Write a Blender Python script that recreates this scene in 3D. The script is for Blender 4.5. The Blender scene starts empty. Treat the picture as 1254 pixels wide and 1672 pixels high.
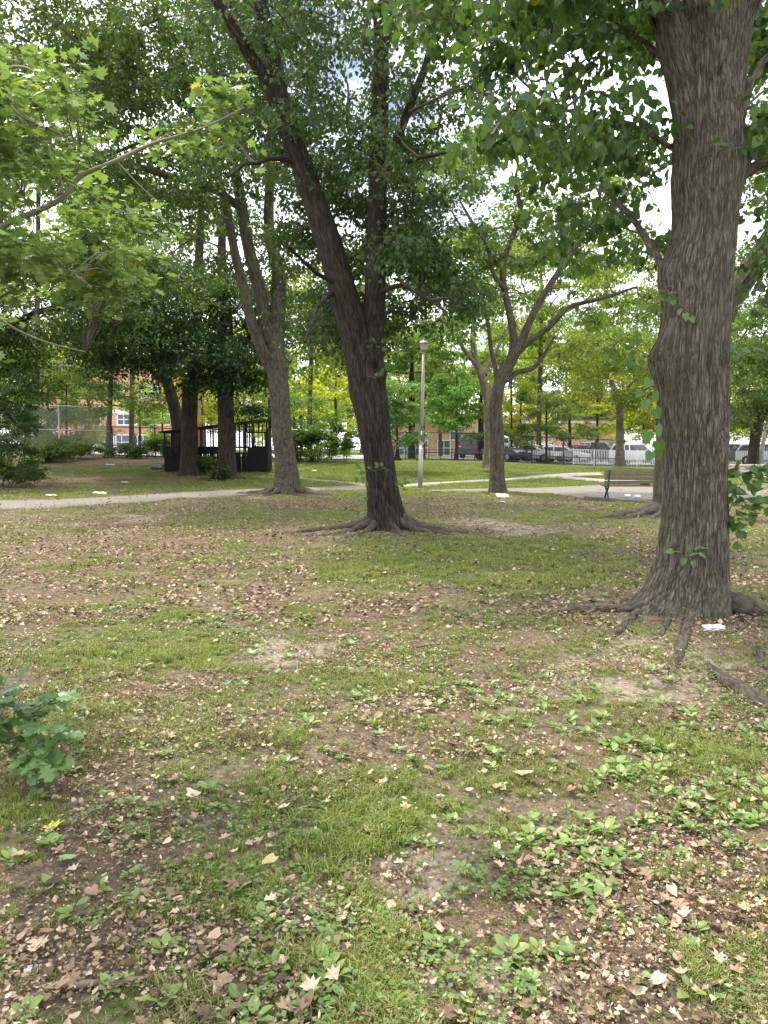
import bpy, bmesh, math, random
import numpy as np
from mathutils import Vector, Matrix
R = math.radians
C = bpy.context.scene.collection
SC = bpy.context.scene

# ------------------------------------------------------------------ camera
F = 1256.0; CX = 627.0; CY = 836.0; CAMZ = 1.55; PITCH = math.atan(103 / F)
cd = bpy.data.cameras.new('camera'); cam = bpy.data.objects.new('camera', cd); C.objects.link(cam)
cam.location = (0, 0, CAMZ); cam.rotation_euler = (math.pi / 2 - PITCH, 0, 0)
cd.sensor_fit = 'VERTICAL'; cd.sensor_height = 36.0; cd.lens = 36.0 * F / 1672.0
cd.clip_start = 0.05; cd.clip_end = 3000
SC.camera = cam
# ------------------------------------------------------------------ world, sun, exposure
SUN_EL, SUN_AZ = 60.0, 318.0       # azimuth clockwise from +Y: beyond the trees to the left
w = bpy.data.worlds.new('World'); SC.world = w; w.use_nodes = True
nt = w.node_tree; nt.nodes.clear()
def N(t, ty, **k):
    n = t.nodes.new(ty)
    for a, b in k.items(): setattr(n, a, b)
    return n
out = N(nt, 'ShaderNodeOutputWorld'); bg = N(nt, 'ShaderNodeBackground'); sky = N(nt, 'ShaderNodeTexSky', sky_type='NISHITA')
sky.sun_disc = False; sky.sun_elevation = R(SUN_EL); sky.sun_rotation = R(SUN_AZ); sky.dust_density = 2.0
tc = N(nt, 'ShaderNodeTexCoord'); mp = N(nt, 'ShaderNodeMapping'); mp.inputs['Scale'].default_value = (2.2, 2.2, 4.0)
mp.inputs['Location'].default_value = (0.3, 0.1, 0.35)
no = N(nt, 'ShaderNodeTexNoise'); no.inputs['Scale'].default_value = 1.3; no.inputs['Detail'].default_value = 6; no.inputs['Roughness'].default_value = 0.55
rp = N(nt, 'ShaderNodeValToRGB'); rp.color_ramp.elements[0].position = 0.33; rp.color_ramp.elements[1].position = 0.47
mx = N(nt, 'ShaderNodeMix', data_type='RGBA'); mx.inputs[7].default_value = (15.5, 15.8, 17.0, 1)
L = nt.links.new
L(tc.outputs['Generated'], mp.inputs[0]); L(mp.outputs[0], no.inputs[0]); L(no.outputs[0], rp.inputs[0])
L(rp.outputs[0], mx.inputs[0]); L(sky.outputs[0], mx.inputs[6]); L(mx.outputs[2], bg.inputs[0]); L(bg.outputs[0], out.inputs[0])
bg.inputs[1].default_value = 0.12
sd = bpy.data.lights.new('sun', 'SUN'); sd.energy = 4.4; sd.angle = R(4); sd.color = (1, 0.92, 0.78)
sun = bpy.data.objects.new('sun', sd); C.objects.link(sun)
az = R(SUN_AZ); el = R(SUN_EL)
sdir = Vector((math.sin(az) * math.cos(el), math.cos(az) * math.cos(el), math.sin(el)))
sun.rotation_euler = sdir.to_track_quat('Z', 'Y').to_euler(); sun.location = (0, 0, 60)
SC.view_settings.view_transform = 'Standard'; SC.view_settings.look = 'None'; SC.view_settings.gamma = 1
SC.view_settings.use_curve_mapping = False; SC.view_settings.exposure = 0.70
SC.render.engine = 'CYCLES'; SC.cycles.use_denoising = True
SC.cycles.max_bounces = 7; SC.cycles.diffuse_bounces = 4; SC.cycles.transmission_bounces = 5; SC.cycles.glossy_bounces = 2; SC.cycles.transparent_max_bounces = 6
SC.cycles.caustics_reflective = False; SC.cycles.caustics_refractive = False

# ------------------------------------------------------------------ numeric helpers
RNG = np.random.default_rng(7); random.seed(7)
def _h(ix, iy, iz, s):
    n = (ix * 374761393 + iy * 668265263 + iz * 2147483647 + s * 974634777).astype(np.int64) & 0xffffffff
    n = ((n ^ (n >> 13)) * 1274126177) & 0xffffffff
    n = ((n ^ (n >> 15)) * 2246822519) & 0xffffffff
    return ((n ^ (n >> 16)) & 0xffffff) / float(0xffffff)
def vn(x, y, z=None, s=0):
    x = np.asarray(x, float); y = np.asarray(y, float)
    z = np.zeros_like(x) if z is None else np.asarray(z, float)
    i, j, k = np.floor(x).astype(np.int64), np.floor(y).astype(np.int64), np.floor(z).astype(np.int64)
    u, v, q = x - i, y - j, z - k
    u, v, q = [t * t * (3 - 2 * t) for t in (u, v, q)]
    r = 0
    for a in (0, 1):
        for b in (0, 1):
            for c in (0, 1):
                r = r + _h(i + a, j + b, k + c, s) * (u if a else 1 - u) * (v if b else 1 - v) * (q if c else 1 - q)
    return r
def fbm(x, y, z=None, o=4, s=0):
    r = 0; a = 0.5; t = 0; f = 1.0
    for k in range(o):
        r = r + a * vn(x * f, y * f, None if z is None else z * f, s + k * 17); t += a; a *= 0.5; f *= 2.03
    return r / t
def sst(a, b, x):
    t = np.clip((np.asarray(x, float) - a) / (b - a), 0, 1); return t * t * (3 - 2 * t)
AX = np.array([-60, -22, -11, 0, 7, 11, 17, 30, 80.]); AZ = np.array([1.25, 1.2, 1.0, .8, .72, .5, .28, .25, .25])
def terr(x, y):
    x = np.asarray(x, float); y = np.asarray(y, float)
    a = np.interp(x, AX, AZ)
    z = a * sst(31, 50, y)
    z = z + 0.22 * np.exp(-((x + 19) / 6) ** 2 - ((y - 44) / 3.0) ** 2)
    near = 1 - sst(24, 34, y)
    z = z + (fbm(x * 0.7, y * 0.7, o=2, s=3) - 0.5) * 0.09 * near * sst(0.5, 3, y) + (fbm(x * 3.1, y * 3.1, o=3, s=5) - .5) * 0.045 * (1 - sst(14, 24, y))
    for (tx, ty, h, r) in MOUNDS: z = z + h * np.exp(-((x - tx) ** 2 + (y - ty) ** 2) / (r * r))
    return z
MOUNDS = []
def ray(px, py):
    u = (px - CX) / F; v = (CY - py) / F; s, c = math.sin(PITCH), math.cos(PITCH)
    return np.array([u, c + v * s, -s + v * c])
def P(px, py, Y):
    d = ray(px, py); t = Y / d[1]; return np.array([d[0] * t, Y, CAMZ + d[2] * t])
def G(px, py):
    d = ray(px, py); t = 0.5; 
    while t < 400:
        p = d * t
        if CAMZ + p[2] <= float(terr(p[0], p[1])): break
        t *= 1.012
    lo, hi = t / 1.012, t
    for _ in range(16):
        m = (lo + hi) / 2; p = d * m
        if CAMZ + p[2] <= float(terr(p[0], p[1])): hi = m
        else: lo = m
    p = d * hi; return np.array([p[0], p[1], float(terr(p[0], p[1]))])
_t1 = G(1115, 1010); _t2 = G(632, 866); _t3 = G(466, 806); _t1b = G(1092, 842)
MOUNDS = [(_t1[0], _t1[1] + .3, .06, .9), (_t2[0], _t2[1] + .3, .14, 1.3), (_t3[0], _t3[1] + .3, .2, 1.6), (_t1b[0], _t1b[1], .12, 1.2)]

# ------------------------------------------------------------------ object helpers
def tag(o, label=None, cat=None, group=None, kind=None):
    if label: o['label'] = label
    if cat: o['category'] = cat
    if group: o['group'] = group
    if kind: o['kind'] = kind
    return o
def empty(name, loc=(0, 0, 0), rz=0, **k):
    o = bpy.data.objects.new(name, None); C.objects.link(o); o.location = loc; o.rotation_euler = (0, 0, rz)
    o.empty_display_size = 0.2
    return tag(o, **k)
def mesh_np(name, V, T, mat=None, parent=None, smooth=False, attrs=None, link=True, colors=None):
    V = np.ascontiguousarray(V, np.float32); T = np.ascontiguousarray(T, np.int32)
    if parent is not None and link: V = V - np.array(parent_world(parent), np.float32)
    me = bpy.data.meshes.new(name); k = T.shape[1]
    me.vertices.add(len(V)); me.vertices.foreach_set('co', V.ravel())
    me.loops.add(T.size); me.loops.foreach_set('vertex_index', T.ravel())
    me.polygons.add(len(T)); me.polygons.foreach_set('loop_start', np.arange(0, T.size, k, dtype=np.int32))
    me.polygons.foreach_set('loop_total', np.full(len(T), k, np.int32))
    me.polygons.foreach_set('use_smooth', np.full(len(T), smooth))
    me.update(calc_edges=True)
    if attrs:
        for an, (ty, dat) in attrs.items():
            a = me.attributes.new(an, ty, 'POINT')
            a.data.foreach_set('vector' if ty == 'FLOAT_VECTOR' else 'color', np.ascontiguousarray(dat, np.float32).ravel())
    if mat: me.materials.append(mat)
    o = bpy.data.objects.new(name, me)
    if link: C.objects.link(o)
    if parent is not None: o.parent = parent
    return o
def parent_world(p):
    x = Vector((0, 0, 0))
    while p is not None: x = x + Vector(p.location); p = p.parent
    return x
class MB:
    """collects shapes of one part"""
    def __init__(s): s.bm = bmesh.new()
    def box(s, c, d, rot=None, bev=0):
        m = Matrix.Translation(c) @ (rot or Matrix.Identity(4)) @ Matrix.Diagonal((d[0], d[1], d[2], 1))
        g = bmesh.ops.create_cube(s.bm, size=1, matrix=m)
        if bev:
            es = list({e for v in g['verts'] for e in v.link_edges})
            bmesh.ops.bevel(s.bm, geom=es, offset=bev, segments=1, affect='EDGES', profile=.5)
        return s
    def cyl(s, a, b, r1, r2=None, n=10, caps=True):
        a = Vector(a); b = Vector(b); d = b - a; L_ = d.length
        q = d.to_track_quat('Z', 'Y').to_matrix().to_4x4()
        bmesh.ops.create_cone(s.bm, cap_ends=caps, segments=n, radius1=r1, radius2=r1 if r2 is None else r2, depth=L_, matrix=Matrix.Translation((a + b) / 2) @ q)
        return s
    def poly(s, pts, faces):
        vs = [s.bm.verts.new(p) for p in pts]
        for f in faces: s.bm.faces.new([vs[i] for i in f])
        return s
    def prism(s, prof, x0, x1, axis='x'):
        """profile [(a,b)] extruded along x"""
        n = len(prof)
        v0 = [s.bm.verts.new((x0, a, b)) for a, b in prof]; v1 = [s.bm.verts.new((x1, a, b)) for a, b in prof]
        for i in range(n): s.bm.faces.new([v0[i], v0[(i + 1) % n], v1[(i + 1) % n], v1[i]])
        s.bm.faces.new(v0[::-1]); s.bm.faces.new(v1); return s
    def mesh(s, name, mat, smooth=False):
        bmesh.ops.recalc_face_normals(s.bm, faces=s.bm.faces)
        me = bpy.data.meshes.new(name); s.bm.to_mesh(me); s.bm.free()
        if mat: me.materials.append(mat)
        if smooth:
            for p in me.polygons: p.use_smooth = True
        return me
    def build(s, name, mat, parent=None, smooth=False, **k):
        o = bpy.data.objects.new(name, s.mesh(name, mat, smooth)); C.objects.link(o)
        if parent is not None: o.parent = parent
        return tag(o, **k)
def link_mesh(name, me, parent=None, loc=(0, 0, 0), rot=(0, 0, 0), sc=1.0, **k):
    o = bpy.data.objects.new(name, me); C.objects.link(o)
    if parent is not None: o.parent = parent
    o.location = loc; o.rotation_euler = rot; o.scale = (sc, sc, sc) if not hasattr(sc, '__len__') else sc
    return tag(o, **k)
def copy_tree(o, parent=None):
    c = o.copy(); C.objects.link(c); c.parent = parent
    for ch in list(o.children): copy_tree(ch, c)
    return c

# ------------------------------------------------------------------ materials
def newmat(name):
    m = bpy.data.materials.new(name); m.use_nodes = True; t = m.node_tree; t.nodes.clear()
    o = N(t, 'ShaderNodeOutputMaterial'); b = N(t, 'ShaderNodeBsdfPrincipled'); t.links.new(b.outputs[0], o.inputs[0])
    return m, t, b, o
def ramp(t, stops, inp=None):
    r = N(t, 'ShaderNodeValToRGB'); cr = r.color_ramp
    while len(cr.elements) < len(stops): cr.elements.new(0.5)
    for e, (p, c) in zip(cr.elements, stops): e.position = p; e.color = (c[0], c[1], c[2], 1)
    if inp: t.links.new(inp, r.inputs[0])
    return r
def noise(t, sc, det=4, ro=.55, vec=None, dist=0):
    n = N(t, 'ShaderNodeTexNoise'); n.inputs['Scale'].default_value = sc; n.inputs['Detail'].default_value = det
    n.inputs['Roughness'].default_value = ro; n.inputs['Distortion'].default_value = dist
    if vec: t.links.new(vec, n.inputs[0])
    return n
def mixc(t, f, a, b, bt='MIX'):
    m = N(t, 'ShaderNodeMix', data_type='RGBA', blend_type=bt)
    for s, i in ((f, 0), (a, 6), (b, 7)):
        if isinstance(s, (int, float)): m.inputs[i].default_value = s
        elif isinstance(s, tuple): m.inputs[i].default_value = (*s[:3], 1)
        else: t.links.new(s, m.inputs[i])
    return m.outputs[2]
def math_(t, op, a, b=None, c=None):
    m = N(t, 'ShaderNodeMath', operation=op)
    for i, s in enumerate((a, b, c)):
        if s is None: continue
        if isinstance(s, (int, float)): m.inputs[i].default_value = s
        else: t.links.new(s, m.inputs[i])
    return m.outputs[0]
def simple(name, col, rough=.6, metal=0, var=.15, sc=8, bump=0.0, spec=.5):
    m, t, b, o = newmat(name); tcn = N(t, 'ShaderNodeTexCoord')
    n = noise(t, sc, 5, .6, tcn.outputs['Object'])
    lo = tuple(x * (1 - var) for x in col); hi = tuple(min(1, x * (1 + var)) for x in col)
    r = ramp(t, [(.3, lo), (.7, hi)], n.outputs[0]); t.links.new(r.outputs[0], b.inputs['Base Color'])
    b.inputs['Roughness'].default_value = rough; b.inputs['Metallic'].default_value = metal; b.inputs['Specular IOR Level'].default_value = spec
    if bump:
        bp = N(t, 'ShaderNodeBump'); bp.inputs['Strength'].default_value = bump; bp.inputs['Distance'].default_value = .01
        t.links.new(n.outputs[0], bp.inputs['Height']); t.links.new(bp.outputs[0], b.inputs['Normal'])
    return m
def leafmat(name, base=None, trans=.4, var=.35, yellow=.06, rough=.45, spec=.35, under=1.25, hue2=(1.35, 1.15, .7), ttint=(1.55, 1.6, .55)):
    """leaf blade: colour from the object's own colour (or base), per leaf variation, light passing through"""
    m, t, b, o = newmat(name)
    g = N(t, 'ShaderNodeNewGeometry'); tcn = N(t, 'ShaderNodeTexCoord')
    if base is None: oi = N(t, 'ShaderNodeObjectInfo'); bc = oi.outputs['Color']
    else: rg = N(t, 'ShaderNodeRGB'); rg.outputs[0].default_value = (*base, 1); bc = rg.outputs[0]
    rnd = g.outputs['Random Per Island']
    dark = mixc(t, 1.0, bc, (1 - var, 1 - var, 1 - var * .8), 'MULTIPLY')
    lite = mixc(t, 1.0, bc, tuple(h * (1 + var * .4) for h in hue2), 'MULTIPLY')
    c = mixc(t, rnd, dark, lite)
    big = noise(t, .9, 3, .5, tcn.outputs['Object'])
    c = mixc(t, big.outputs[0], mixc(t, 1.0, c, (.78, .82, .85), 'MULTIPLY'), mixc(t, 1.0, c, (1.25, 1.18, 1.05), 'MULTIPLY'))
    if yellow:
        fr = math_(t, 'FRACT', math_(t, 'MULTIPLY', rnd, 37.7))
        c = mixc(t, math_(t, 'LESS_THAN', fr, yellow), c, (.30, .25, .04))
    # paler underside
    c = mixc(t, g.outputs['Backfacing'], c, mixc(t, 1.0, c, (under, under, under * 1.05), 'MULTIPLY'))
    t.links.new(c, b.inputs['Base Color']); b.inputs['Roughness'].default_value = rough; b.inputs['Specular IOR Level'].default_value = spec
    tr = N(t, 'ShaderNodeBsdfTranslucent'); ct = mixc(t, 1.0, c, ttint, 'MULTIPLY'); t.links.new(ct, tr.inputs[0])
    ms = N(t, 'ShaderNodeMixShader'); ms.inputs[0].default_value = trans
    t.links.new(b.outputs[0], ms.inputs[1]); t.links.new(tr.outputs[0], ms.inputs[2]); t.links.new(ms.outputs[0], o.inputs[0])
    return m
def barkmat(name, dark, lite, k=22.0, stretch=.14, moss=.25, depth=.02, strength=.9, mosscol=(.10, .11, .055)):
    m, t, b, o = newmat(name)
    at = N(t, 'ShaderNodeAttribute', attribute_name='bark')
    mp_ = N(t, 'ShaderNodeMapping'); mp_.inputs['Scale'].default_value = (k, k, k * stretch); t.links.new(at.outputs['Vector'], mp_.inputs[0])
    wob = noise(t, .35, 2, .5, mp_.outputs[0])
    va = N(t, 'ShaderNodeVectorMath', operation='MULTIPLY_ADD'); t.links.new(wob.outputs['Color'], va.inputs[0]); va.inputs[1].default_value = (2.2, 2.2, 2.2); t.links.new(mp_.outputs[0], va.inputs[2])
    n1 = noise(t, 1.0, 3, .5, va.outputs[0])
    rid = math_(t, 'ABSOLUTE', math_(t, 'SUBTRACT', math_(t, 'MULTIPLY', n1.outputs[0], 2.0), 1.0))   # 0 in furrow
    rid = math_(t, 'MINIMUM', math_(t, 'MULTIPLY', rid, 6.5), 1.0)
    mp2 = N(t, 'ShaderNodeMapping'); mp2.inputs['Scale'].default_value = (k * 3.2, k * 3.2, k * 1.3); t.links.new(at.outputs['Vector'], mp2.inputs[0])
    n2 = noise(t, 1.0, 4, .65, mp2.outputs[0])
    vo = N(t, 'ShaderNodeTexVoronoi', feature='DISTANCE_TO_EDGE'); vo.inputs['Scale'].default_value = .9; vo.inputs['Randomness'].default_value = 1
    vb = N(t, 'ShaderNodeVectorMath', operation='MULTIPLY_ADD'); t.links.new(n1.outputs['Color'], vb.inputs[0]); vb.inputs[1].default_value = (1.6, 1.6, 1.2); t.links.new(va.outputs[0], vb.inputs[2]); t.links.new(vb.outputs[0], vo.inputs['Vector'])
    pl = math_(t, 'MINIMUM', math_(t, 'MULTIPLY', vo.outputs['Distance'], 4.5), 1.0)
    h = math_(t, 'ADD', math_(t, 'ADD', math_(t, 'MULTIPLY', rid, .40), math_(t, 'MULTIPLY', pl, .16)), math_(t, 'MULTIPLY', n2.outputs[0], .75))
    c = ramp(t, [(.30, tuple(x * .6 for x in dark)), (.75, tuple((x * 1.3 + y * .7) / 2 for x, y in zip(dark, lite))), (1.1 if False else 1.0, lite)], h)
    n3 = noise(t, .9, 4, .6, at.outputs['Vector']); ms_ = ramp(t, [(.45, (0, 0, 0)), (.72, (1, 1, 1))], n3.outputs[0])
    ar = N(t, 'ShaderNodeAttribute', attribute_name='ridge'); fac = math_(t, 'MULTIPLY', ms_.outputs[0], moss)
    cc = mixc(t, fac, c.outputs[0], mosscol)
    n4 = noise(t, 7, 3, .5, at.outputs['Vector'])
    cc = mixc(t, n4.outputs[0], mixc(t, 1., cc, (.72, .72, .72), 'MULTIPLY'), mixc(t, 1., cc, (1.25, 1.25, 1.25), 'MULTIPLY'))
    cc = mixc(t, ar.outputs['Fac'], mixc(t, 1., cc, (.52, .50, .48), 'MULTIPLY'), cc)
    t.links.new(cc, b.inputs['Base Color']); b.inputs['Roughness'].default_value = .9; b.inputs['Specular IOR Level'].default_value = .15
    bp = N(t, 'ShaderNodeBump'); bp.inputs['Strength'].default_value = strength; bp.inputs['Distance'].default_value = depth
    t.links.new(h, bp.inputs['Height']); t.links.new(bp.outputs[0], b.inputs['Normal'])
    return m
BK_NEAR = barkmat('linden_bark', (.050, .042, .032), (.185, .162, .126), 40, .14, .5, .010, .9)
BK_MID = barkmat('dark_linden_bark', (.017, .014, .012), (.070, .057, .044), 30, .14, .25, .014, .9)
BK_GREY = barkmat('grey_maple_bark', (.046, .039, .029), (.145, .126, .092), 34, .25, .5, .015, .9)
BK_PALE = barkmat('pale_maple_bark', (.10, .085, .06), (.25, .215, .155), 26, .3, .35, .012, .8)
BK_ROOT = barkmat('root_bark', (.050, .041, .033), (.125, .105, .082), 45, .14, .15, .006, .8)
TWIG = simple('twig_bark', (.085, .068, .05), .85, var=.3, sc=5)
LF_LINDEN = leafmat('linden_leaf', None, .42, .35, .003)
LF_MAPLE = leafmat('maple_leaf', None, .46, .35, .006)
LF_FAR = leafmat('far_leaf', None, .52, .40, .02)
LF_NEAR = leafmat('near_maple_leaf', None, .45, .25, .01, hue2=(1.15, 1.1, .95), ttint=(1.35, 1.5, .8), under=1.5)
LF_OAK = leafmat('oak_leaf', (.055, .120, .042), .25, .25, 0, .4, .5)

# ground -------------------------------------------------------------
def cblob(px, py, w_, h_, a):
    c = G(px, py); e = G(px + w_, py); n_ = G(px, py - h_); f_ = G(px, min(py + h_, 1900))
    return (c[0], (n_[1] + f_[1]) / 2, abs(e[0] - c[0]), max(abs(n_[1] - f_[1]) / 2, .15), a)
GRASS_B = [cblob(*a) for a in [(190, 1062, 170, 55, .75), (840, 922, 230, 45, .75), (430, 1400, 130, 80, .22), (600, 920, 160, 30, .3), (330, 1330, 80, 40, .3), (1235, 870, 50, 60, .6), (900, 845, 150, 12, .5),
     (1180, 1250, 150, 50, .3), (650, 1290, 90, 50, .3), (250, 765, 230, 10, .5), (110, 1420, 90, 90, .25), (900, 1330, 200, 50, .15), (560, 840, 90, 10, .3), (330, 850, 90, 12, .4), (140, 900, 60, 25, .3)]]
LIT_B = [cblob(*a) for a in [(0, 925, 90, 75, 1.6), (130, 786, 160, 9, .8), (260, 905, 220, 45, .5), (450, 990, 220, 40, .35), (1100, 1000, 130, 40, .5), (850, 1500, 250, 100, .35), (1150, 1450, 120, 120, .4),
     (250, 1550, 200, 100, .3), (330, 750, 130, 6, .7), (760, 850, 60, 12, .7), (480, 820, 80, 12, .8), (30, 1250, 120, 80, .5), (400, 1210, 120, 60, .3), (1050, 880, 90, 25, .4)]]
BARE_B = [cblob(*a) for a in [(475, 1060, 85, 22, 1.2), (875, 866, 75, 7, 1.4), (800, 853, 60, 9, .7), (670, 1445, 60, 50, .8), (830, 1600, 140, 60, .9), (1130, 1070, 110, 40, .5), (30, 1590, 60, 70, .7), (1000, 1130, 100, 30, .5),
     (760, 1420, 50, 30, .6), (1180, 1470, 90, 40, .5), (560, 1250, 60, 30, .4), (500, 870, 60, 6, .6), (740, 862, 60, 6, .5), (230, 845, 60, 7, .5)]]
def bl(B, x, y):
    r = np.zeros_like(np.asarray(x, float))
    for (a, b, c, d, e) in B: r = r + e * np.exp(-(((x - a) / c) ** 2 + ((y - b) / d) ** 2))
    return r
def cover(x, y):
    x = np.asarray(x, float); y = np.asarray(y, float)
    n1 = fbm(x * 1.6, y * 1.6, o=5, s=31); n2 = fbm(x * 2.4 + 9, y * 2.4, o=4, s=47); n3 = fbm(x * 1.1 + 4, y * 1.1, o=4, s=77)
    far = sst(25, 30, y) * (1 - sst(-.42, -.22, -x / np.maximum(y, 1)) * 0) 
    lawn = sst(24, 31, y + (n1 - .5) * 3) * sst(-.30, -.12, x / np.maximum(y, 1.))
    g = .33 + (n1 - .5) * 1.7 + bl(GRASS_B, x, y) * .8 + lawn * .75 - bl(LIT_B, x, y) * .45 - bl(BARE_B, x, y) * .8
    l = .5 + (n2 - .5) * 1.5 + bl(LIT_B, x, y) - lawn * .55 - bl(GRASS_B, x, y) * .35 - bl(BARE_B, x, y) * .3
    b = -.1 + (n3 - .5) * 1.8 + bl(BARE_B, x, y) - lawn * .6
    strip = np.exp(-((y - 48.3) / 1.1) ** 2) * (x > -30) * 1.1           # mulch strip under the fence
    bank = np.exp(-((y - 44.5) / 2.6) ** 2) * sst(.27, .33, -x / np.maximum(y, 1)) * 1.2
    g = g - strip - bank; l = l + strip + bank
    return np.clip(g, 0, 1), np.clip(l, 0, 1), np.clip(b, 0, 1)
def geo(a, b, n): return a * (b / a) ** (np.arange(n + 1) / n)
ys = np.concatenate([[-40, -25, -15, -8, -4, -2, -1, 0, .6], geo(1.0, 60, 230), geo(64, 600, 25)])
xp = np.concatenate([np.arange(0, 5, .07), geo(5, 40, 55), geo(43, 400, 20)]); xs = np.concatenate([-xp[::-1], xp[1:]])
X, Y = np.meshgrid(xs, ys); Z = terr(X, Y)
nx, ny = len(xs), len(ys); idx = np.arange(nx * ny).reshape(ny, nx)
Q = np.stack([idx[:-1, :-1], idx[:-1, 1:], idx[1:, 1:], idx[1:, :-1]], -1).reshape(-1, 4)
g_, l_, b_ = cover(X.ravel(), Y.ravel())
def groundmat():
    m, t, b, o = newmat('park_ground')
    at = N(t, 'ShaderNodeAttribute', attribute_name='cover'); sp = N(t, 'ShaderNodeSeparateColor'); t.links.new(at.outputs['Color'], sp.inputs[0])
    tcn = N(t, 'ShaderNodeTexCoord'); ob = tcn.outputs['Object']
    nf = noise(t, 38, 6, .7, ob); nm = noise(t, 6, 5, .6, ob); nc = noise(t, 130, 3, .6, ob)
    soil = ramp(t, [(.3, (.045, .036, .025)), (.5, (.115, .092, .064)), (.72, (.22, .185, .135))], nf.outputs[0]).outputs[0]
    pale = ramp(t, [(.3, (.18, .148, .115)), (.7, (.32, .275, .22))], nf.outputs[0]).outputs[0]
    lit = ramp(t, [(.30, (.040, .030, .021)), (.5, (.125, .088, .060)), (.68, (.30, .215, .15))], nc.outputs[0]).outputs[0]
    grs = ramp(t, [(.3, (.030, .040, .014)), (.5, (.085, .115, .032)), (.72, (.17, .20, .07))], nf.outputs[0]).outputs[0]
    def fac(ch, k=2.4, off=0.):
        s = math_(t, 'ADD', math_(t, 'SUBTRACT', sp.outputs[ch], .5 + off), math_(t, 'MULTIPLY', math_(t, 'SUBTRACT', nm.outputs[0], .5), 2.6))
        r = math_(t, 'ADD', math_(t, 'MULTIPLY', s, k), .5); mm = N(t, 'ShaderNodeClamp'); t.links.new(r, mm.inputs[0]); return mm.outputs[0]
    c = mixc(t, fac(1), soil, lit); c = mixc(t, fac(2), c, pale); c = mixc(t, fac(0), c, grs)
    n14 = noise(t, 13, 4, .65, ob); c = mixc(t, ramp(t, [(.32, (0, 0, 0)), (.68, (1, 1, 1))], n14.outputs[0]).outputs[0], mixc(t, 1., c, (.62, .62, .60), 'MULTIPLY'), mixc(t, 1., c, (1.28, 1.26, 1.2), 'MULTIPLY'))
    t.links.new(c, b.inputs['Base Color']); b.inputs['Roughness'].default_value = .95; b.inputs['Specular IOR Level'].default_value = .12
    bp = N(t, 'ShaderNodeBump'); bp.inputs['Strength'].default_value = .8; bp.inputs['Distance'].default_value = .02
    t.links.new(math_(t, 'ADD', nf.outputs[0], math_(t, 'MULTIPLY', nc.outputs[0], .5)), bp.inputs['Height']); t.links.new(bp.outputs[0], b.inputs['Normal'])
    return m
ground = mesh_np('ground', np.stack([X, Y, Z], -1).reshape(-1, 3), Q, groundmat(), smooth=True,
                 attrs={'cover': ('FLOAT_COLOR', np.stack([g_, l_, b_, np.ones_like(g_)], -1))})
tag(ground, 'worn park lawn of thin grass, bare soil and fallen leaves', kind='structure')

# paths: sheets laid just above the ground
def gravelmat(name, a, b_c, sc=60, lit=.2):
    m, t, b, o = newmat(name); tcn = N(t, 'ShaderNodeTexCoord'); n = noise(t, sc, 4, .7, tcn.outputs['Object']); n2 = noise(t, 1.3, 5, .6, tcn.outputs['Object'])
    r = ramp(t, [(.3, a), (.7, b_c)], n.outputs[0]); c = mixc(t, math_(t, 'MULTIPLY', ramp(t, [(.45, (0, 0, 0)), (.65, (1, 1, 1))], n2.outputs[0]).outputs[0], lit), r.outputs[0], (.14, .10, .07))
    t.links.new(c, b.inputs['Base Color']); b.inputs['Roughness'].default_value = .95
    bp = N(t, 'ShaderNodeBump'); bp.inputs['Strength'].default_value = .5; bp.inputs['Distance'].default_value = .01; t.links.new(n.outputs[0], bp.inputs['Height']); t.links.new(bp.outputs[0], b.inputs['Normal'])
    return m
GRAVEL = gravelmat('grey_gravel', (.085, .077, .067), (.20, .185, .162), lit=.5); CONC = gravelmat('pale_concrete', (.20, .187, .16), (.31, .29, .255), 30, .3)
PADM = gravelmat('trodden_gravel', (.10, .088, .075), (.23, .205, .175), 40, .45)
def strip(name, up, lo, mat, dz, n=60, m=10, seed=0, rag=.12, **k):
    U = np.array([G(*p)[:2] for p in up]); Lw = np.array([G(*p)[:2] for p in lo])
    s = np.linspace(0, len(U) - 1, n + 1); U = np.stack([np.interp(s, range(len(U)), U[:, i]) for i in (0, 1)], -1); Lw = np.stack([np.interp(s, range(len(Lw)), Lw[:, i]) for i in (0, 1)], -1)
    U = U + (fbm(U * 1.5, U * 0 + .5, o=3, s=seed) - .5)[:, :] * rag * 2 if False else U
    U[:, 1] += (vn(U[:, 0] * 2.2, U[:, 0] * 0, s=seed) - .5) * rag * 2; Lw[:, 1] += (vn(Lw[:, 0] * 2.2, Lw[:, 0] * 0 + 3, s=seed) - .5) * rag * 2
    tt = np.linspace(0, 1, m + 1)[None, :, None]; V = U[:, None] * (1 - tt) + Lw[:, None] * tt
    zz = terr(V[..., 0], V[..., 1]) + dz - .02 * (np.abs(tt[..., 0] - .5) > .49)
    V = np.concatenate([V, zz[..., None]], -1).reshape(-1, 3); ix = np.arange((n + 1) * (m + 1)).reshape(n + 1, m + 1)
    q = np.stack([ix[:-1, :-1], ix[1:, :-1], ix[1:, 1:], ix[:-1, 1:]], -1).reshape(-1, 4)
    return tag(mesh_np(name, V, q, mat, smooth=True), kind='structure', **k)
PATHS = []
def path(name, up, lo, mat, dz, **k):
    PATHS.append((np.array([G(*p)[:2] for p in up]), np.array([G(*p)[:2] for p in lo]))); return strip(name, up, lo, mat, dz, **k)
path('gravel_path', [(-260, 824), (-60, 820), (0, 817), (150, 812.5), (300, 803), (420, 798), (500, 795), (600, 792), (680, 790), (720, 790)],
     [(-260, 846), (-60, 835), (0, 831), (150, 825), (300, 813), (420, 806), (500, 803), (600, 799.5), (680, 795), (720, 793)], GRAVEL, .016, seed=3, label='grey gravel path crossing behind the trees')
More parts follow.
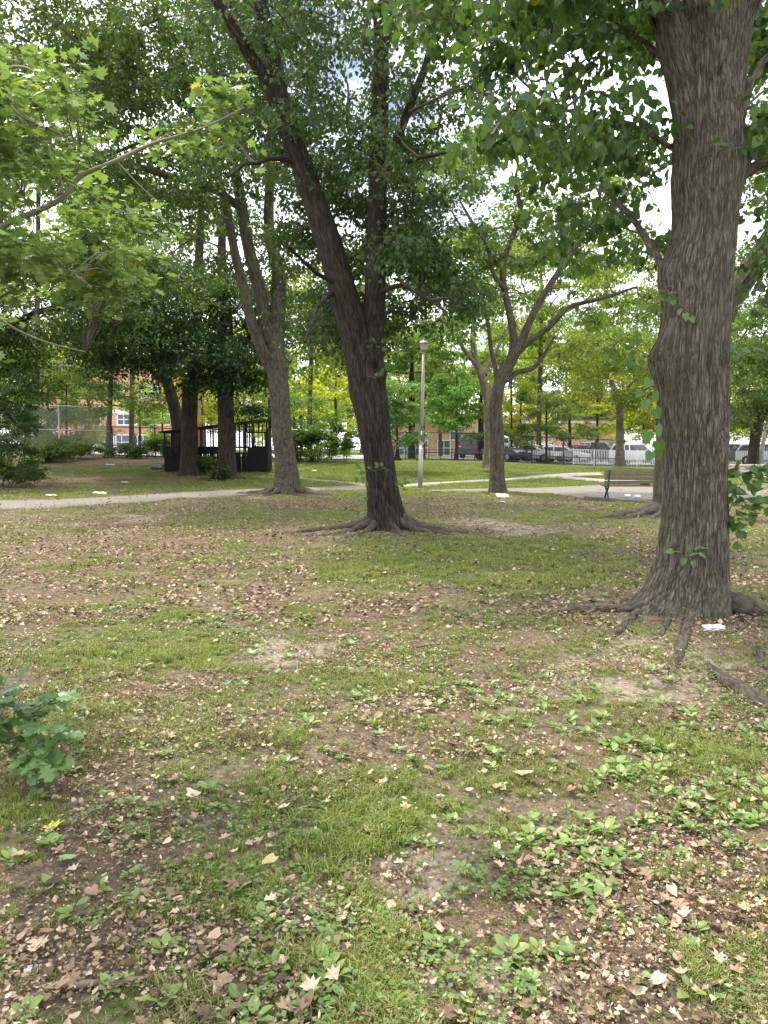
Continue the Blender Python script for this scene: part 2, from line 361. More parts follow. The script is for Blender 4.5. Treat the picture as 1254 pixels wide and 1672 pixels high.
path('concrete_path', [(655, 792), (700, 788), (760, 785), (820, 782), (870, 777), (930, 772.5), (985, 771)], [(655, 795), (700, 791.5), (760, 788.5), (820, 786), (870, 782), (930, 778), (985, 776)], CONC, .022, seed=5, rag=.05, label='pale concrete path curving across the far lawn')
path('side_path', [(905, 776), (940, 779), (975, 782), (1010, 783), (1060, 784)], [(890, 780), (925, 782.5), (965, 786), (1005, 788), (1060, 790)], CONC, .028, seed=6, rag=.05, label='pale side path forking towards the bench')
path('gravel_pad', [(700, 801), (820, 798), (900, 796), (980, 792), (1060, 790), (1200, 789), (1400, 790)], [(700, 802.5), (820, 803.5), (900, 807), (955, 814), (1060, 818), (1200, 820), (1400, 826)], PADM, .034, seed=7, rag=.06, label='trodden gravel area under the bench')
path('worn_track', [(440, 772), (500, 780), (560, 786), (600, 790)], [(440, 775), (500, 783), (560, 789), (600, 794)], gravelmat('worn_soil', (.13, .10, .075), (.26, .215, .165), 40, .3), .012, seed=8, rag=.3, label='narrow worn track across the far lawn')
def sheet(name, x0, x1, y0, y1, dz, mat, n=24, **k):
    a = np.linspace(x0, x1, n); b = np.linspace(y0, y1, n); A, B = np.meshgrid(a, b); ZZ = terr(A, B) + dz; ix = np.arange(n * n).reshape(n, n)
    q = np.stack([ix[:-1, :-1], ix[:-1, 1:], ix[1:, 1:], ix[1:, :-1]], -1).reshape(-1, 4)
    return tag(mesh_np(name, np.stack([A, B, ZZ], -1).reshape(-1, 3), q, mat, smooth=True), kind='structure', **k)
sheet('schoolyard', -70, -1, 52, 84, .03, gravelmat('yard_concrete', (.34, .33, .31), (.46, .45, .43), 12, .05), label='pale paved schoolyard beyond the fence')
sheet('car_park', 5, 70, 57.5, 82, .03, gravelmat('asphalt', (.05, .05, .052), (.09, .09, .092), 30, .05), label='asphalt car park beyond the fence')

# ------------------------------------------------------------------ tubes, trunks
def smooth_path(pts, n):
    pts = np.asarray(pts, float); k = len(pts)
    if k == 2: t = np.linspace(0, 1, n)[:, None]; return pts[0] * (1 - t) + pts[1] * t
    s = np.linspace(0, k - 1, n); i = np.minimum(s.astype(int), k - 2); f = (s - i)[:, None]
    p0 = pts[np.maximum(i - 1, 0)]; p1 = pts[i]; p2 = pts[i + 1]; p3 = pts[np.minimum(i + 2, k - 1)]
    return .5 * ((2 * p1) + (-p0 + p2) * f + (2 * p0 - 5 * p1 + 4 * p2 - p3) * f ** 2 + (-p0 + 3 * p1 - 3 * p2 + p3) * f ** 3)
def tube(rings, rad, nth=12, disp=None, cap=True, up=None):
    """rings (n,3) centres, rad (n,) or (n,nth) radii -> V,T,bark attribute"""
    n = len(rings); tan = np.gradient(rings, axis=0); tan /= np.linalg.norm(tan, axis=1)[:, None] + 1e-9
    u = np.array([1., 0, 0]) if abs(tan[0][0]) < .8 else np.array([0, 1., 0]); Us = []
    for i in range(n):
        u = u - tan[i] * (u @ tan[i]); u /= np.linalg.norm(u) + 1e-9; Us.append(u)
    U = np.array(Us); W = np.cross(tan, U)
    th = np.arange(nth) * 2 * math.pi / nth
    rad = np.asarray(rad, float); rad = rad[:, None] * np.ones(nth) if rad.ndim == 1 else rad
    s = np.concatenate([[0], np.cumsum(np.linalg.norm(np.diff(rings, axis=0), axis=1))])
    rm = np.maximum(rad.mean(1), .01)
    bark = np.stack([rm[:, None] * np.cos(th), rm[:, None] * np.sin(th), s[:, None] * np.ones(nth)], -1)
    if disp is not None: rad = rad + disp(bark, th, s)
    rdg = getattr(disp, 'last', None) if disp is not None else None
    bark = np.concatenate([bark, (np.ones((n, nth)) if rdg is None else rdg)[..., None]], -1)
    V = rings[:, None] + U[:, None] * (rad * np.cos(th))[..., None] + W[:, None] * (rad * np.sin(th))[..., None]
    ix = np.arange(n * nth).reshape(n, nth); r = np.roll(ix, -1, 1)
    q = np.stack([ix[:-1], r[:-1], r[1:], ix[1:]], -1).reshape(-1, 4)
    return V.reshape(-1, 3), q, bark.reshape(-1, 4)
def join(parts):
    Vs, Qs, Bs = [], [], []; o = 0
    for V, q, b in parts: Vs.append(V); Qs.append(q + o); Bs.append(b); o += len(V)
    return np.concatenate(Vs), np.concatenate(Qs), np.concatenate(Bs)
def tubeobj(name, parts, mat, parent):
    V, q, b = join(parts); return mesh_np(name, V, q, mat, parent, smooth=True, attrs={'bark': ('FLOAT_VECTOR', b[:, :3]), 'ridge': ('FLOAT_VECTOR', b[:, 3:4].repeat(3, 1))})
def vorf(x, y, z, s=0):
    i, j, k = np.floor(x).astype(np.int64), np.floor(y).astype(np.int64), np.floor(z).astype(np.int64)
    f1 = np.full(np.shape(x), 9.); f2 = np.full(np.shape(x), 9.)
    for a in (-1, 0, 1):
        for b in (-1, 0, 1):
            for c in (-1, 0, 1):
                I, J, K = i + a, j + b, k + c; d = np.sqrt((I + _h(I, J, K, s) - x) ** 2 + (J + _h(I, J, K, s + 1) - y) ** 2 + (K + _h(I, J, K, s + 2) - z) ** 2)
                f2 = np.minimum(f2, np.maximum(f1, d)); f1 = np.minimum(f1, d)
    return f2 - f1
def barkdisp(amp, k=18., st=.12, fl=None, seed=0, plates=0):
    def f(b, th, s):
        x, y, z = b[..., 0] * k, b[..., 1] * k, b[..., 2] * k * st
        w_ = vn(x * .3, y * .3, z * .3, s=seed) * 2.5
        n_ = vn(x + w_, y + w_, z, s=seed + 1) * .65 + vn(x * 2.1 + 5, y * 2.1, z * 2.2, s=seed + 2) * .35
        if plates: q = .55; r = np.clip(vorf(x * plates + w_ * q + n_ * .8, y * plates + w_ * q, z * plates * 1.0 + n_ * .5, s=seed) * 3.2 + (vn(x * 5, y * 5, z * 6, s=seed + 7) - .5) * .6, 0, 1); r = r * (.35 + .65 * np.clip(vorf(x * plates * .38 + w_ * .5, y * plates * .38, z * plates * .5 + n_, s=seed + 3) * 5.5, 0, 1))
        else: r = np.minimum(np.abs(n_ * 2 - 1) * 4.5, 1.0)
        lump = (fbm(b[..., 0] * 2.5, b[..., 1] * 2.5, b[..., 2] * 1.4, o=3, s=seed + 9) - .5)
        f.last = np.clip(r, 0, 1)
        if plates: nl_ = vn(x * 1.5 + w_ * .9, y * 1.5 + w_ * .9, z * .45, s=seed + 21) * .7 + vn(x * 3.1, y * 3.1, z * 1.1, s=seed + 22) * .3; r = .45 * r + .55 * np.clip(np.abs(nl_ * 2 - 1) * 4.0, 0, 1); n_ = .5 + (n_ - .5) * .6
        d = amp * (1.25 if plates else 1) * (r - .6) + amp * 1.8 * lump + amp * .5 * (vn(x * 4, y * 4, z * 9, s=seed + 5) - .5)
        if fl: d = d + fl(th, s)
        return d
    return f
def flare(r, h, lob, n=5, ph=0., amp=.55):
    def f(th, s):
        e = np.exp(-s / h)[:, None]; l = np.zeros((1, len(th)))
        for (a, w_, k) in lob: l = l + k * np.exp(-((np.angle(np.exp(1j * (th - a)))) / w_) ** 2)[None]
        return r * e * l
    return f
def trunk_profile(prof, Y, nr, lean=0.):
    """[(py, left px, right px)] -> centres and left/right radii (real metres at depth Y)"""
    ce, rl = [], []
    for (py, l, r) in prof:
        a = P(l, py, Y); b = P(r, py, Y); ce.append((a + b) / 2); rl.append(abs(b[0] - a[0]) / 2)
    ce = np.array(ce); z = ce[:, 2]; zz = np.linspace(z[0], z[-1], nr)
    o = np.argsort(z); cx = np.interp(zz, z[o], ce[o, 0]); rr = np.interp(zz, z[o], np.array(rl)[o])
    kern = np.ones(5) / 5; pad = lambda v: np.convolve(np.pad(v, 2, 'edge'), kern, 'valid')
    return np.stack([pad(cx), np.full(nr, Y), zz], -1), pad(rr)
def limb(pts, r0, r1, n=None, nth=10, disp=None, pw=1.0, wob=.0, seed=0):
    pts = np.asarray(pts, float); n = n or max(6, len(pts) * 5); c = smooth_path(pts, n)
    if wob:
        t = np.linspace(0, 1, n); L_ = np.linalg.norm(pts[-1] - pts[0])
        for a in range(3): c[:, a] += (vn(t * 7 + a * 9, t * 0, s=seed) - .5) * wob * L_ * t * .3
    r = r0 + (r1 - r0) * np.linspace(0, 1, n) ** pw
    return c, r
def Pl(l, Y): return [P(a, b, Y if not isinstance(Y, (list, tuple)) else Y[i]) for i, (a, b) in enumerate(l)]

# ------------------------------------------------------------------ leaves
def leaf_template(outline, fold=.12, curl=.0, tri_fan=True):
    """outline of the right half from base (0,0) to tip (0,1) -> folded blade, ~unit length along +Y"""
    o = np.array(outline, float); n = len(o)
    mid = np.linspace(0, 1, 3)[:, None] * np.array([[0, 1.0]]); 
    V = [(0, 0, 0), (0, .5, 0), (0, 1, 0)]; T = []
    for sgn in (1, -1):
        st = len(V)
        for x, y in o: V.append((sgn * x, y, fold * abs(x)))
        ring = list(range(st, st + n))
        seq = [0] + ring + [2]
        for i in range(len(seq) - 1):
            a, b_ = seq[i], seq[i + 1]
            T.append((1, a, b_) if sgn < 0 else (1, b_, a))
    V = np.array(V, float); V[:, 2] -= curl * (V[:, 1] - .3) ** 2 * np.sign(V[:, 1] - .3)
    return V, np.array(T)
T_HEART = leaf_template([(.34, -.10), (.49, .24), (.26, .72)], .18, .25)
T_OVAL = leaf_template([(.22, .2), (.30, .5), (.18, .82)], .22, .35)
T_MAPLE = leaf_template([(.20, -.04), (.50, .02), (.30, .22), (.62, .52), (.33, .52), (.38, .86), (.13, .72)], .10, .2)
T_OAK = leaf_template([(.08, .08), (.17, .20), (.10, .28), (.30, .38), (.14, .46), (.38, .62), (.18, .70), (.24, .88), (.08, .92)], .12, .3)
T_4 = (np.array([(0, 0, 0), (.37, .38, .07), (0, .55, -.02), (-.37, .38, .07), (0, 1, -.12)], float), np.array([(0, 1, 2), (0, 2, 3), (1, 4, 2), (3, 2, 4)]))
T_2 = (np.array([(0, 0, 0), (.4, .5, .1), (0, 1, -.05), (-.4, .5, .1)], float), np.array([(0, 1, 2), (0, 2, 3)]))
def unit(v): return v / (np.linalg.norm(v, axis=-1, keepdims=True) + 1e-9)
def place(tmpl, pos, d, nrm, size):
    """instances of a template: d = tip direction, nrm = approximate face normal"""
    V, T = tmpl; n = len(pos); d = unit(d); x = unit(np.cross(d, nrm)); z = np.cross(x, d)
    M = np.stack([x, d, z], 1)                                # n,3,3 rows = local axes
    W = np.einsum('vi,nij->nvj', V, M) * np.asarray(size)[:, None, None] + pos[:, None]
    TT = T[None] + (np.arange(n) * len(V))[:, None, None]
    return W.reshape(-1, 3), TT.reshape(-1, 3)
def twigs_arrays(A, B, r0, r1, rng, rings=5, sag=.12):
    """many thin three sided twigs from A to B"""
    n = len(A); t = np.linspace(0, 1, rings)[None, :, None]; L_ = np.linalg.norm(B - A, axis=1)[:, None, None]
    off = rng.normal(0, 1, (n, 1, 3)) * .10 * L_ + np.array([0, 0, 1.]) * sag * L_
    c = A[:, None] * (1 - t) + B[:, None] * t + off * (4 * t * (1 - t)) * .8 + rng.normal(0, 1, (n, rings, 3)) * .022 * L_ * (t > 0) * (t < 1)
    tn = unit(B - A); u = unit(np.cross(tn, np.array([.3, .2, .93]))); v = np.cross(tn, u)
    rr = (np.asarray(r0)[:, None] * (1 - t[..., 0]) + np.asarray(r1)[:, None] * t[..., 0])
    th = np.arange(3) * 2 * math.pi / 3
    V = c[:, :, None] + rr[:, :, None, None] * (u[:, None, None] * np.cos(th)[None, None, :, None] + v[:, None, None] * np.sin(th)[None, None, :, None])
    ix = np.arange(n * rings * 3).reshape(n, rings, 3); r = np.roll(ix, -1, 2)
    q = np.stack([ix[:, :-1], r[:, :-1], r[:, 1:], ix[:, 1:]], -1).reshape(-1, 4)
    return V.reshape(-1, 3), q, c
def crown(parent, anchors, blobs, clump_r, leaf_n, size, tmpl, mat, color, seed, droop=.35, tilt=.55, twig_r=.012, flat=.45, limbs=True, limb_r=.05, limb_mat=None, names=('crown', 'twigs', 'limb')):
    """blobs: (centre, (rx,ry,rz), clumps). Limbs reach every blob, twigs every clump, leaves sit along the twigs."""
    rng = np.random.default_rng(seed); anchors = [np.asarray(a, float) for a in anchors]; anc = np.concatenate(anchors)
    parts = []; 
    if limbs:
        for (c, r, k) in sorted(blobs, key=lambda b: np.min(np.linalg.norm(anc - b[0], axis=1))):
            c = np.asarray(c); dv = anc - c; dist = np.linalg.norm(dv, axis=1) + np.maximum(dv[:, 2], -0.2) * .9
            a = anc[np.argmin(dist)]; L_ = np.linalg.norm(c - a)
            if L_ < .3: continue
            m1 = a * .62 + c * .38 + rng.normal(0, .09, 3) * L_ + np.array([0, 0, .10]) * L_; m2 = a * .28 + c * .72 + rng.normal(0, .07, 3) * L_ + np.array([0, 0, .05]) * L_
            cc = smooth_path([a, m1, m2, c + (c - m2) * .5], 12); rr = np.linspace(min(limb_r, .014 + .018 * L_), .007, 12)
            parts.append(tube(cc, rr, 6)); anc = np.concatenate([anc, cc[3:]])
        if parts: 
            lo_ = tubeobj(names[2], parts, limb_mat or TWIG, parent); lo_['kind'] = 'stuff' if len(parts) > 1 else 'thing'
            if len(parts) <= 1: del lo_['kind']
    cs = []
    for (c, r, k) in blobs:
        v = unit(rng.normal(0, 1, (k, 3))) * (rng.random((k, 1)) ** .45); cs.append(np.asarray(c) + v * np.asarray(r))
    cs = np.concatenate(cs); n = len(cs)
    # nearest anchor, in chunks
    A = np.empty_like(cs)
    for i in range(0, n, 400):
        dv = anc[None] - cs[i:i + 400, None]; dist = np.linalg.norm(dv, axis=2) + np.maximum(dv[..., 2], -.1) * .6; A[i:i + 400] = anc[np.argmin(dist, 1)]
    LL = np.linalg.norm(cs - A, axis=1)
    V1, q1, cc = twigs_arrays(A, cs, np.clip(twig_r * .5 + LL * .008, 0, twig_r * 1.6), np.full(n, twig_r * .25), rng)
    # side shoots
    K = 5; hd = unit((cs - A) * np.array([1, 1, .4]) + 1e-4)
    base = cc[:, rng.integers(2, 5, K)]                             # n,K,3
    ang = rng.normal(0, 1, (n, K, 3)); sd_ = unit(hd[:, None] * .9 + ang * np.array([1, 1, .38]))
    ln = clump_r * rng.uniform(.6, 1.5, (n, K, 1)); tip = base + sd_ * ln - np.array([0, 0, 1]) * ln * droop * .45
    V2, q2, c2 = twigs_arrays(base.reshape(-1, 3), tip.reshape(-1, 3), np.full(n * K, twig_r * .35), np.full(n * K, twig_r * .12), rng, 2, .0)
    if size > .13: q2 = q2[:0]
    tw = mesh_np(names[1], np.concatenate([V1, V2]), np.concatenate([q1, q2 + len(V1)]), limb_mat if False else TWIG, parent, smooth=True); tw['kind'] = 'stuff'
    m = leaf_n; si = rng.integers(0, K, (n, m)); t = rng.uniform(.12, 1.12, (n, m, 1)); ii = np.arange(n)[:, None]
    b0 = base[ii, si]; b1 = tip[ii, si]; pos = b0 * (1 - t) + b1 * t + rng.normal(0, 1, (n, m, 3)) * clump_r * np.array([.20, .20, .20 * flat])
    dr = unit(b1 - b0) * .5 + rng.normal(0, .8, (n, m, 3)) * np.array([1, 1, .35]); dr[..., 2] -= droop * rng.uniform(.3, 1.7, (n, m))
    nr = np.array([0, 0, 1.]) + rng.normal(0, tilt, (n, m, 3)); sz = size * rng.uniform(.6, 1.25, (n, m)) 
    W, T = place(tmpl, pos.reshape(-1, 3), dr.reshape(-1, 3), nr.reshape(-1, 3), sz.ravel())
    cr = mesh_np(names[0], W, T, mat, parent); cr.color = (*color, 1)
    return cr
def blobs_rect(rng, x0, x1, y0, y1, Y0, Y1, n, rad, k, flat=.6, keep=None):
    """n rounded foliage masses spread through a block of space seen between these picture edges, real depth Y0..Y1"""
    out_ = []; cand = []
    for i in range(n):
        best = None
        for _ in range(8):
            px, py, Yd = rng.uniform(x0, x1), rng.uniform(y0, y1), rng.uniform(Y0, Y1)
            if keep and not keep(px, py): continue
            c = P(px, py, Yd); d = min([np.linalg.norm(c - q) for q in cand], default=9)
            if best is None or d > best[0]: best = (d, c)
        if best is None: continue
        cand.append(best[1]); r = rad * rng.uniform(.75, 1.25); out_.append((best[1], (r, r, r * flat), k))
    return out_
def sprout(tree, name, stems, leaves, size, tmpl, mat, color, seed, r=.004):
    """small shoot: a stem part whose leaves are sub-parts"""
    rng = np.random.default_rng(seed); parts = []
    for s in stems: c, rr = limb(s, r, r * .4, 10, 5); parts.append(tube(c, rr, 5))
    st = tubeobj(name, parts, TWIG, tree); st.color = (*color, 1)
    me = None; V, T = tmpl
    for (p, d, sc) in leaves:
        if me is None:
            me = bpy.data.meshes.new('leaf'); me.from_pydata(V.tolist(), [], T.tolist()); me.materials.append(mat)
        d = Vector(d).normalized(); nn = Vector((rng.normal(0, .4), rng.normal(-.35, .4), 1)); x = d.cross(nn).normalized(); z = x.cross(d)
        M = Matrix((x, d, z)).transposed().to_4x4(); o = bpy.data.objects.new('leaf', me); C.objects.link(o); o.parent = st
        k = size * sc; pw = Vector(p) - parent_world(st); o.matrix_local = Matrix.Translation(pw) @ M @ Matrix.Diagonal((k, k, k, 1)); o.color = (*color, 1)
    return st
#PART2
# ================================================================== TREES
def tree_empty(name, base, label, cat='tree', group=None):
    return empty(name, tuple(base), label=label, cat=cat, group=group)
def roots(tree, base, specs, mat, seed, R0=.4):
    """surface roots: (azimuth deg, length, start radius, bend)"""
    rng = np.random.default_rng(seed)
    for (a, ln, r0, bd) in specs:
        a = R(a); pts = []
        for i in range(9):
            t = i / 8; aa = a + bd * t + rng.normal(0, .05); d = R0 * .55 + ln * t
            x = base[0] + math.cos(aa) * d; y = base[1] + math.sin(aa) * d
            rr = r0 * (1 - t) ** .8 + .012
            pts.append((x, y, float(terr(x, y)) + rr * (.25 - .5 * t) + (.10 * (1 - t * 4) if t < .25 else 0) - .02 * t + rng.normal(0, .008) - (0.03 if i == 8 else 0)))
        c, _ = limb(pts, 1, 1, 46); t = np.linspace(0, 1, 46); rr = r0 * (1 - t) ** .8 + .010
        rr = rr * (1 + .3 * (vn(t * 14, t * 0, s=seed + int(a * 10)) - .5))
        tubeobj('root', [tube(c, rr, 14, barkdisp(r0 * .09, 22, .25, seed=seed))], mat, tree)
# ---- 1: the big linden close on the right
b1 = G(1115, 1008); Y1 = float(b1[1]) + .28
t1 = tree_empty('linden_tree', (P(1118, 1010, Y1)[0], Y1, float(terr(b1[0], Y1))), 'massive rough-barked linden close by on the right with a white plastic bag at its foot')
prof = [(1022, 1038, 1192), (1000, 1048, 1190), (975, 1058, 1189), (950, 1065, 1188), (920, 1073, 1188), (850, 1081, 1188), (780, 1083, 1187), (700, 1079, 1190), (640, 1073, 1191), (600, 1070, 1191), (560, 1074, 1190), (520, 1080, 1191), (480, 1083, 1193),
        (455, 1084, 1195), (430, 1090, 1197), (400, 1096, 1200), (350, 1099, 1204), (300, 1095, 1210), (250, 1098, 1214), (200, 1101, 1213), (150, 1099, 1212), (100, 1094, 1216), (60, 1088, 1221), (20, 1084, 1225), (-30, 1088, 1225), (-80, 1092, 1222)]
c, r = trunk_profile(prof, Y1, 300)
def t1shape(th, s):
    z = c[:, 2][:, None]; a = lambda az_, w_: np.exp(-(np.angle(np.exp(1j * (th - az_))) / w_) ** 2)[None]
    zc = lambda py: P(1100, py, Y1)[2]
    g = lambda py, h: np.exp(-((z - zc(py)) / h) ** 2)
    e = np.exp(-np.maximum(z - zc(1010), 0) / .28)
    return (e * (.12 * a(math.pi, .6) + .05 * a(-.2, .35) + .10 * a(-1.9, .4) + .08 * a(-1.0, .3) + .15 * a(2.2, .5))
            + g(585, .14) * .078 * a(math.pi - .1, .75) + g(450, .22) * .075 * a(math.pi, .7) + g(268, .20) * .07 * a(0, .6) + g(540, .3) * .03 * a(-2.0, .6)
            - g(143, .035) * .05 * a(-math.pi / 2 - .1, .12) + g(158, .02) * .03 * a(-math.pi / 2 - .1, .16) - g(600, .12) * .04 * a(-1.55, .12) + g(560, .2) * .035 * a(-1.9, .3))
r = r * .965 - .006
tubeobj('trunk', [tube(c, r, 300, barkdisp(.015, 16, .10, t1shape, 11, plates=2.5))], BK_NEAR, t1)
top = c[-1]
mains = [([(1140, 260), (1128, 160), (1103, 60), (1080, -40), (1040, -200), (980, -420)], .19, .10, -.05), ([(1140, 20), (1130, -60), (1120, -200), (1150, -450)], .24, .12, .12), ([(1165, 260), (1178, 160), (1200, 60), (1225, -40), (1290, -220), (1340, -420)], .19, .09, -.02)]
anch1 = []
for i, (pp, ra, rb, dy) in enumerate(mains):
    cc, rr = limb(Pl(pp, [Y1 + dy * (k + .0) * .8 for k in range(len(pp))]), ra, rb, 60, wob=.1, seed=i); anch1.append(cc)
    tubeobj('limb', [tube(cc, rr, 60, barkdisp(.010, 16, .10, seed=20 + i, plates=2.5))], BK_NEAR, t1)
side = [([(1088, 450), (1062, 400), (1020, 345), (985, 300), (962, 250), (948, 190), (940, 120)], [Y1, Y1 + .3, Y1 + .9, Y1 + 1.4, Y1 + 1.8, Y1 + 2.2, Y1 + 2.6], .034, .016),
        ([(1205, 290), (1240, 268), (1300, 240), (1380, 190)], [Y1, Y1 - .1, Y1 - .3, Y1 - .6], .055, .025),
        ([(1095, 110), (1040, 60), (960, 40), (880, 20), (800, 0)], [Y1, Y1 + .3, Y1 + .9, Y1 + 1.3, Y1 + 1.8], .024, .010),
        ([(1210, 190), (1235, 120), (1290, 60), (1360, 20)], [Y1, Y1 + .2, Y1 + .5, Y1 + .9], .04, .015),
        ([(1095, 240), (1040, 210), (960, 200), (880, 150), (820, 60)], [Y1, Y1 + .5, Y1 + 1.2, Y1 + 2.0, Y1 + 2.6], .026, .010)]
for i, (pp, yy, ra, rb) in enumerate(side):
    cc, rr = limb(Pl(pp, yy), ra, rb, 40, wob=.15, seed=40 + i); anch1.append(cc)
    tubeobj('limb', [tube(cc, rr, 14, barkdisp(.003, 30, .2, seed=60 + i))], BK_NEAR, t1)
rng = np.random.default_rng(101)
bl1 = (blobs_rect(rng, 850, 1085, -60, 240, Y1 - .8, Y1 + 3.5, 15, .55, 10) + blobs_rect(rng, 890, 1090, 270, 500, Y1 + .2, Y1 + 3.0, 4, .38, 5, keep=lambda x, y: x > 870 + (y - 280) * .6)
       + blobs_rect(rng, 700, 870, -60, 110, Y1 - 1, Y1 + 3, 7, .5, 8) + blobs_rect(rng, 1200, 1330, 20, 520, Y1 + .5, Y1 + 3.5, 11, .42, 7)
       + blobs_rect(rng, 600, 1400, -500, -80, Y1 - 1, Y1 + 4, 16, .9, 12) + blobs_rect(rng, 1225, 1320, -40, 240, Y1, Y1 + 2, 4, .35, 6))
crown(t1, anch1, bl1, .36, 31, .088, T_HEART, LF_LINDEN, (.046, .100, .034), 5, droop=.9, tilt=.8, twig_r=.007, limb_r=.014)
roots(t1, (t1.location.x, t1.location.y), [(186, 1.5, .06, -.1), (-14, 1.6, .10, -.2), (100, .8, .07, 0)], BK_ROOT, 3, .5)
def root_px(tree, pts, r0, r1, seed, up=.25, att=False):
    g = [G(*q) for q in pts]; g = np.array([[q[0], q[1], q[2]] for q in g]); c = smooth_path(g, 50); t = np.linspace(0, 1, 50); rr = (r0 + (r1 - r0) * t) * (1 + .25 * (vn(t * 9, t * 0, s=seed) - .5))
    c[:, 2] = terr(c[:, 0], c[:, 1]) + rr * (up - 5.5 * np.abs(np.maximum(t, .45 if att else 0) - .45) ** 2); rr *= .2 + .8 * np.clip(np.sin(np.clip(np.maximum(t, .5 if att else 0) * 1.02, 0, 1) * math.pi), 0, 1) ** .6; c[:, 0] += (vn(t * 6, t * 0, s=seed + 3) - .5) * .06
    tubeobj('root', [tube(c, rr, 16, barkdisp(.006, 30, .3, seed=seed))], BK_ROOT, tree)
for i, (pp, ra, rb, u_) in enumerate([([(1075, 965), (1015, 1025), (972, 1068)], .075, .03, -.05), ([(1105, 985), (1082, 1030), (1040, 1052)], .055, .025, -.1), ([(1135, 985), (1114, 1045), (1095, 1090), (1086, 1115)], .07, .035, -.1), ([(1150, 1075), (1180, 1105), (1215, 1135), (1270, 1160), (1340, 1175)], .05, .075, .35),
    ([(1235, 1050), (1240, 1075), (1262, 1100)], .05, .03, .3), ([(1050, 995), (990, 998), (940, 1000), (880, 1003)], .055, .02, .25), ([(1185, 985), (1215, 996), (1260, 1005), (1320, 1030)], .10, .06, .3), ([(1225, 1000), (1215, 1020), (1200, 1035)], .05, .02, .2)]):
    root_px(t1, pp, ra * .78, rb * .8, 80 + i, u_, i in (0, 1, 2, 5, 6))
def shoot_px(tree, pxs, Yd, leafs, size, tmpl, mat, col, seed):
    st = [Pl(s, Yd) for s in pxs]; rng = np.random.default_rng(seed); L_ = []
    for (px, py, dx, dy, sc) in leafs:
        L_.append((P(px, py, Yd + rng.uniform(-.08, .08)), (dx, rng.uniform(-.5, .1), dy), sc))
    sprout(tree, 'sprout', st, L_, size, tmpl, mat, col, seed)
GL = (.055, .115, .035)
Yf = Y1 - .42
shoot_px(t1, [[(1128, 900), (1118, 908), (1100, 905)], [(1125, 912), (1138, 905), (1150, 898)], [(1122, 908), (1126, 920)]], Yf, [(1110, 902, -.8, .1, 1), (1098, 900, -1, -.1, .8), (1124, 900, -.2, .8, .9), (1135, 898, .6, .5, .8), (1145, 896, 1, .2, .8), (1118, 912, -.3, -.7, .8), (1130, 916, .4, -.8, .8), (1126, 908, .3, .2, 1.0), (1142, 905, .9, -.4, .8)], .085, T_HEART, LF_LINDEN, (.07, .14, .06), 1)
rs = np.random.default_rng(8)
def rl(n, x0, x1, y0, y1, s0=.7, s1=1.15): return [(rs.uniform(x0, x1), rs.uniform(y0, y1), rs.uniform(-1, 1), rs.uniform(-.9, .3), rs.uniform(s0, s1)) for _ in range(n)]
shoot_px(t1, [[(1185, 850), (1205, 800), (1235, 760), (1275, 740)], [(1186, 860), (1215, 830), (1260, 815)], [(1190, 790), (1230, 790), (1270, 780)], [(1186, 900), (1198, 880), (1212, 868)]], Y1 - .1,
         rl(30, 1190, 1265, 750, 805) + rl(24, 1188, 1240, 800, 855) + rl(7, 1188, 1215, 855, 895, .6, .9) + rl(4, 1235, 1262, 800, 840), .115, T_HEART, LF_LINDEN, (.045, .10, .03), 2)
shoot_px(t1, [[(1075, 590), (1062, 630), (1060, 680), (1066, 740)], [(1070, 600), (1078, 640), (1082, 700)]], Y1 - .25, [(1060, 620, -.5, -.8, 1), (1068, 640, .3, -.9, 1), (1056, 655, -.4, -.9, 1), (1070, 668, .3, -1, 1), (1052, 680, -.3, -.9, .9), (1072, 695, .3, -1, 1.1), (1058, 705, -.2, -1, 1.2), (1075, 720, .2, -.9, 1.2),
        (1064, 738, -.4, -.8, 1.0), (1050, 640, -.8, -.5, .9), (1073, 735, .4, -1, 1)], .10, T_HEART, LF_LINDEN, (.06, .13, .045), 3)
shoot_px(t1, [[(1072, 590), (1050, 575), (1010, 560), (960, 580)], [(1068, 580), (1040, 550), (1000, 545)], [(1060, 585), (1075, 592), (1090, 590)]], Y1 - .1, rl(14, 950, 1060, 570, 600, .7, 1.) + rl(12, 985, 1060, 542, 570, .7, 1.) + [(1070, 592, .9, .2, 1.1), (1082, 590, 1, 0, 1.)] + rl(6, 1000, 1050, 590, 612, .6, .9), .085, T_HEART, LF_LINDEN, (.05, .115, .04), 4)
shoot_px(t1, [[(1082, 460), (1092, 480), (1100, 500)], [(1092, 480), (1120, 495), (1126, 515)], [(1080, 470), (1068, 490), (1055, 505)]], Y1 - .38, rl(8, 1070, 1110, 470, 500, .7, .9) + [(1118, 512, .2, -.9, .9), (1128, 518, .4, -1, .8), (1112, 505, -.4, -.7, .8), (1052, 500, -.5, -.6, .9), (1085, 470, .9, .3, .8), (1096, 478, .9, 0, .8)], .08, T_HEART, LF_LINDEN, (.065, .14, .045), 5)
shoot_px(t1, [[(1250, 235), (1215, 240), (1170, 248), (1130, 260)], [(1200, 242), (1190, 228), (1180, 222)]], Y1 - .45, rl(16, 1130, 1250, 228, 262, .6, .9), .085, T_MAPLE, LF_MAPLE, (.045, .10, .05), 6)
shoot_px(t1, [[(1190, 575), (1205, 580), (1225, 572)]], Y1 - .3, rl(8, 1192, 1235, 565, 590, .7, 1), .09, T_HEART, LF_LINDEN, (.06, .13, .06), 7)
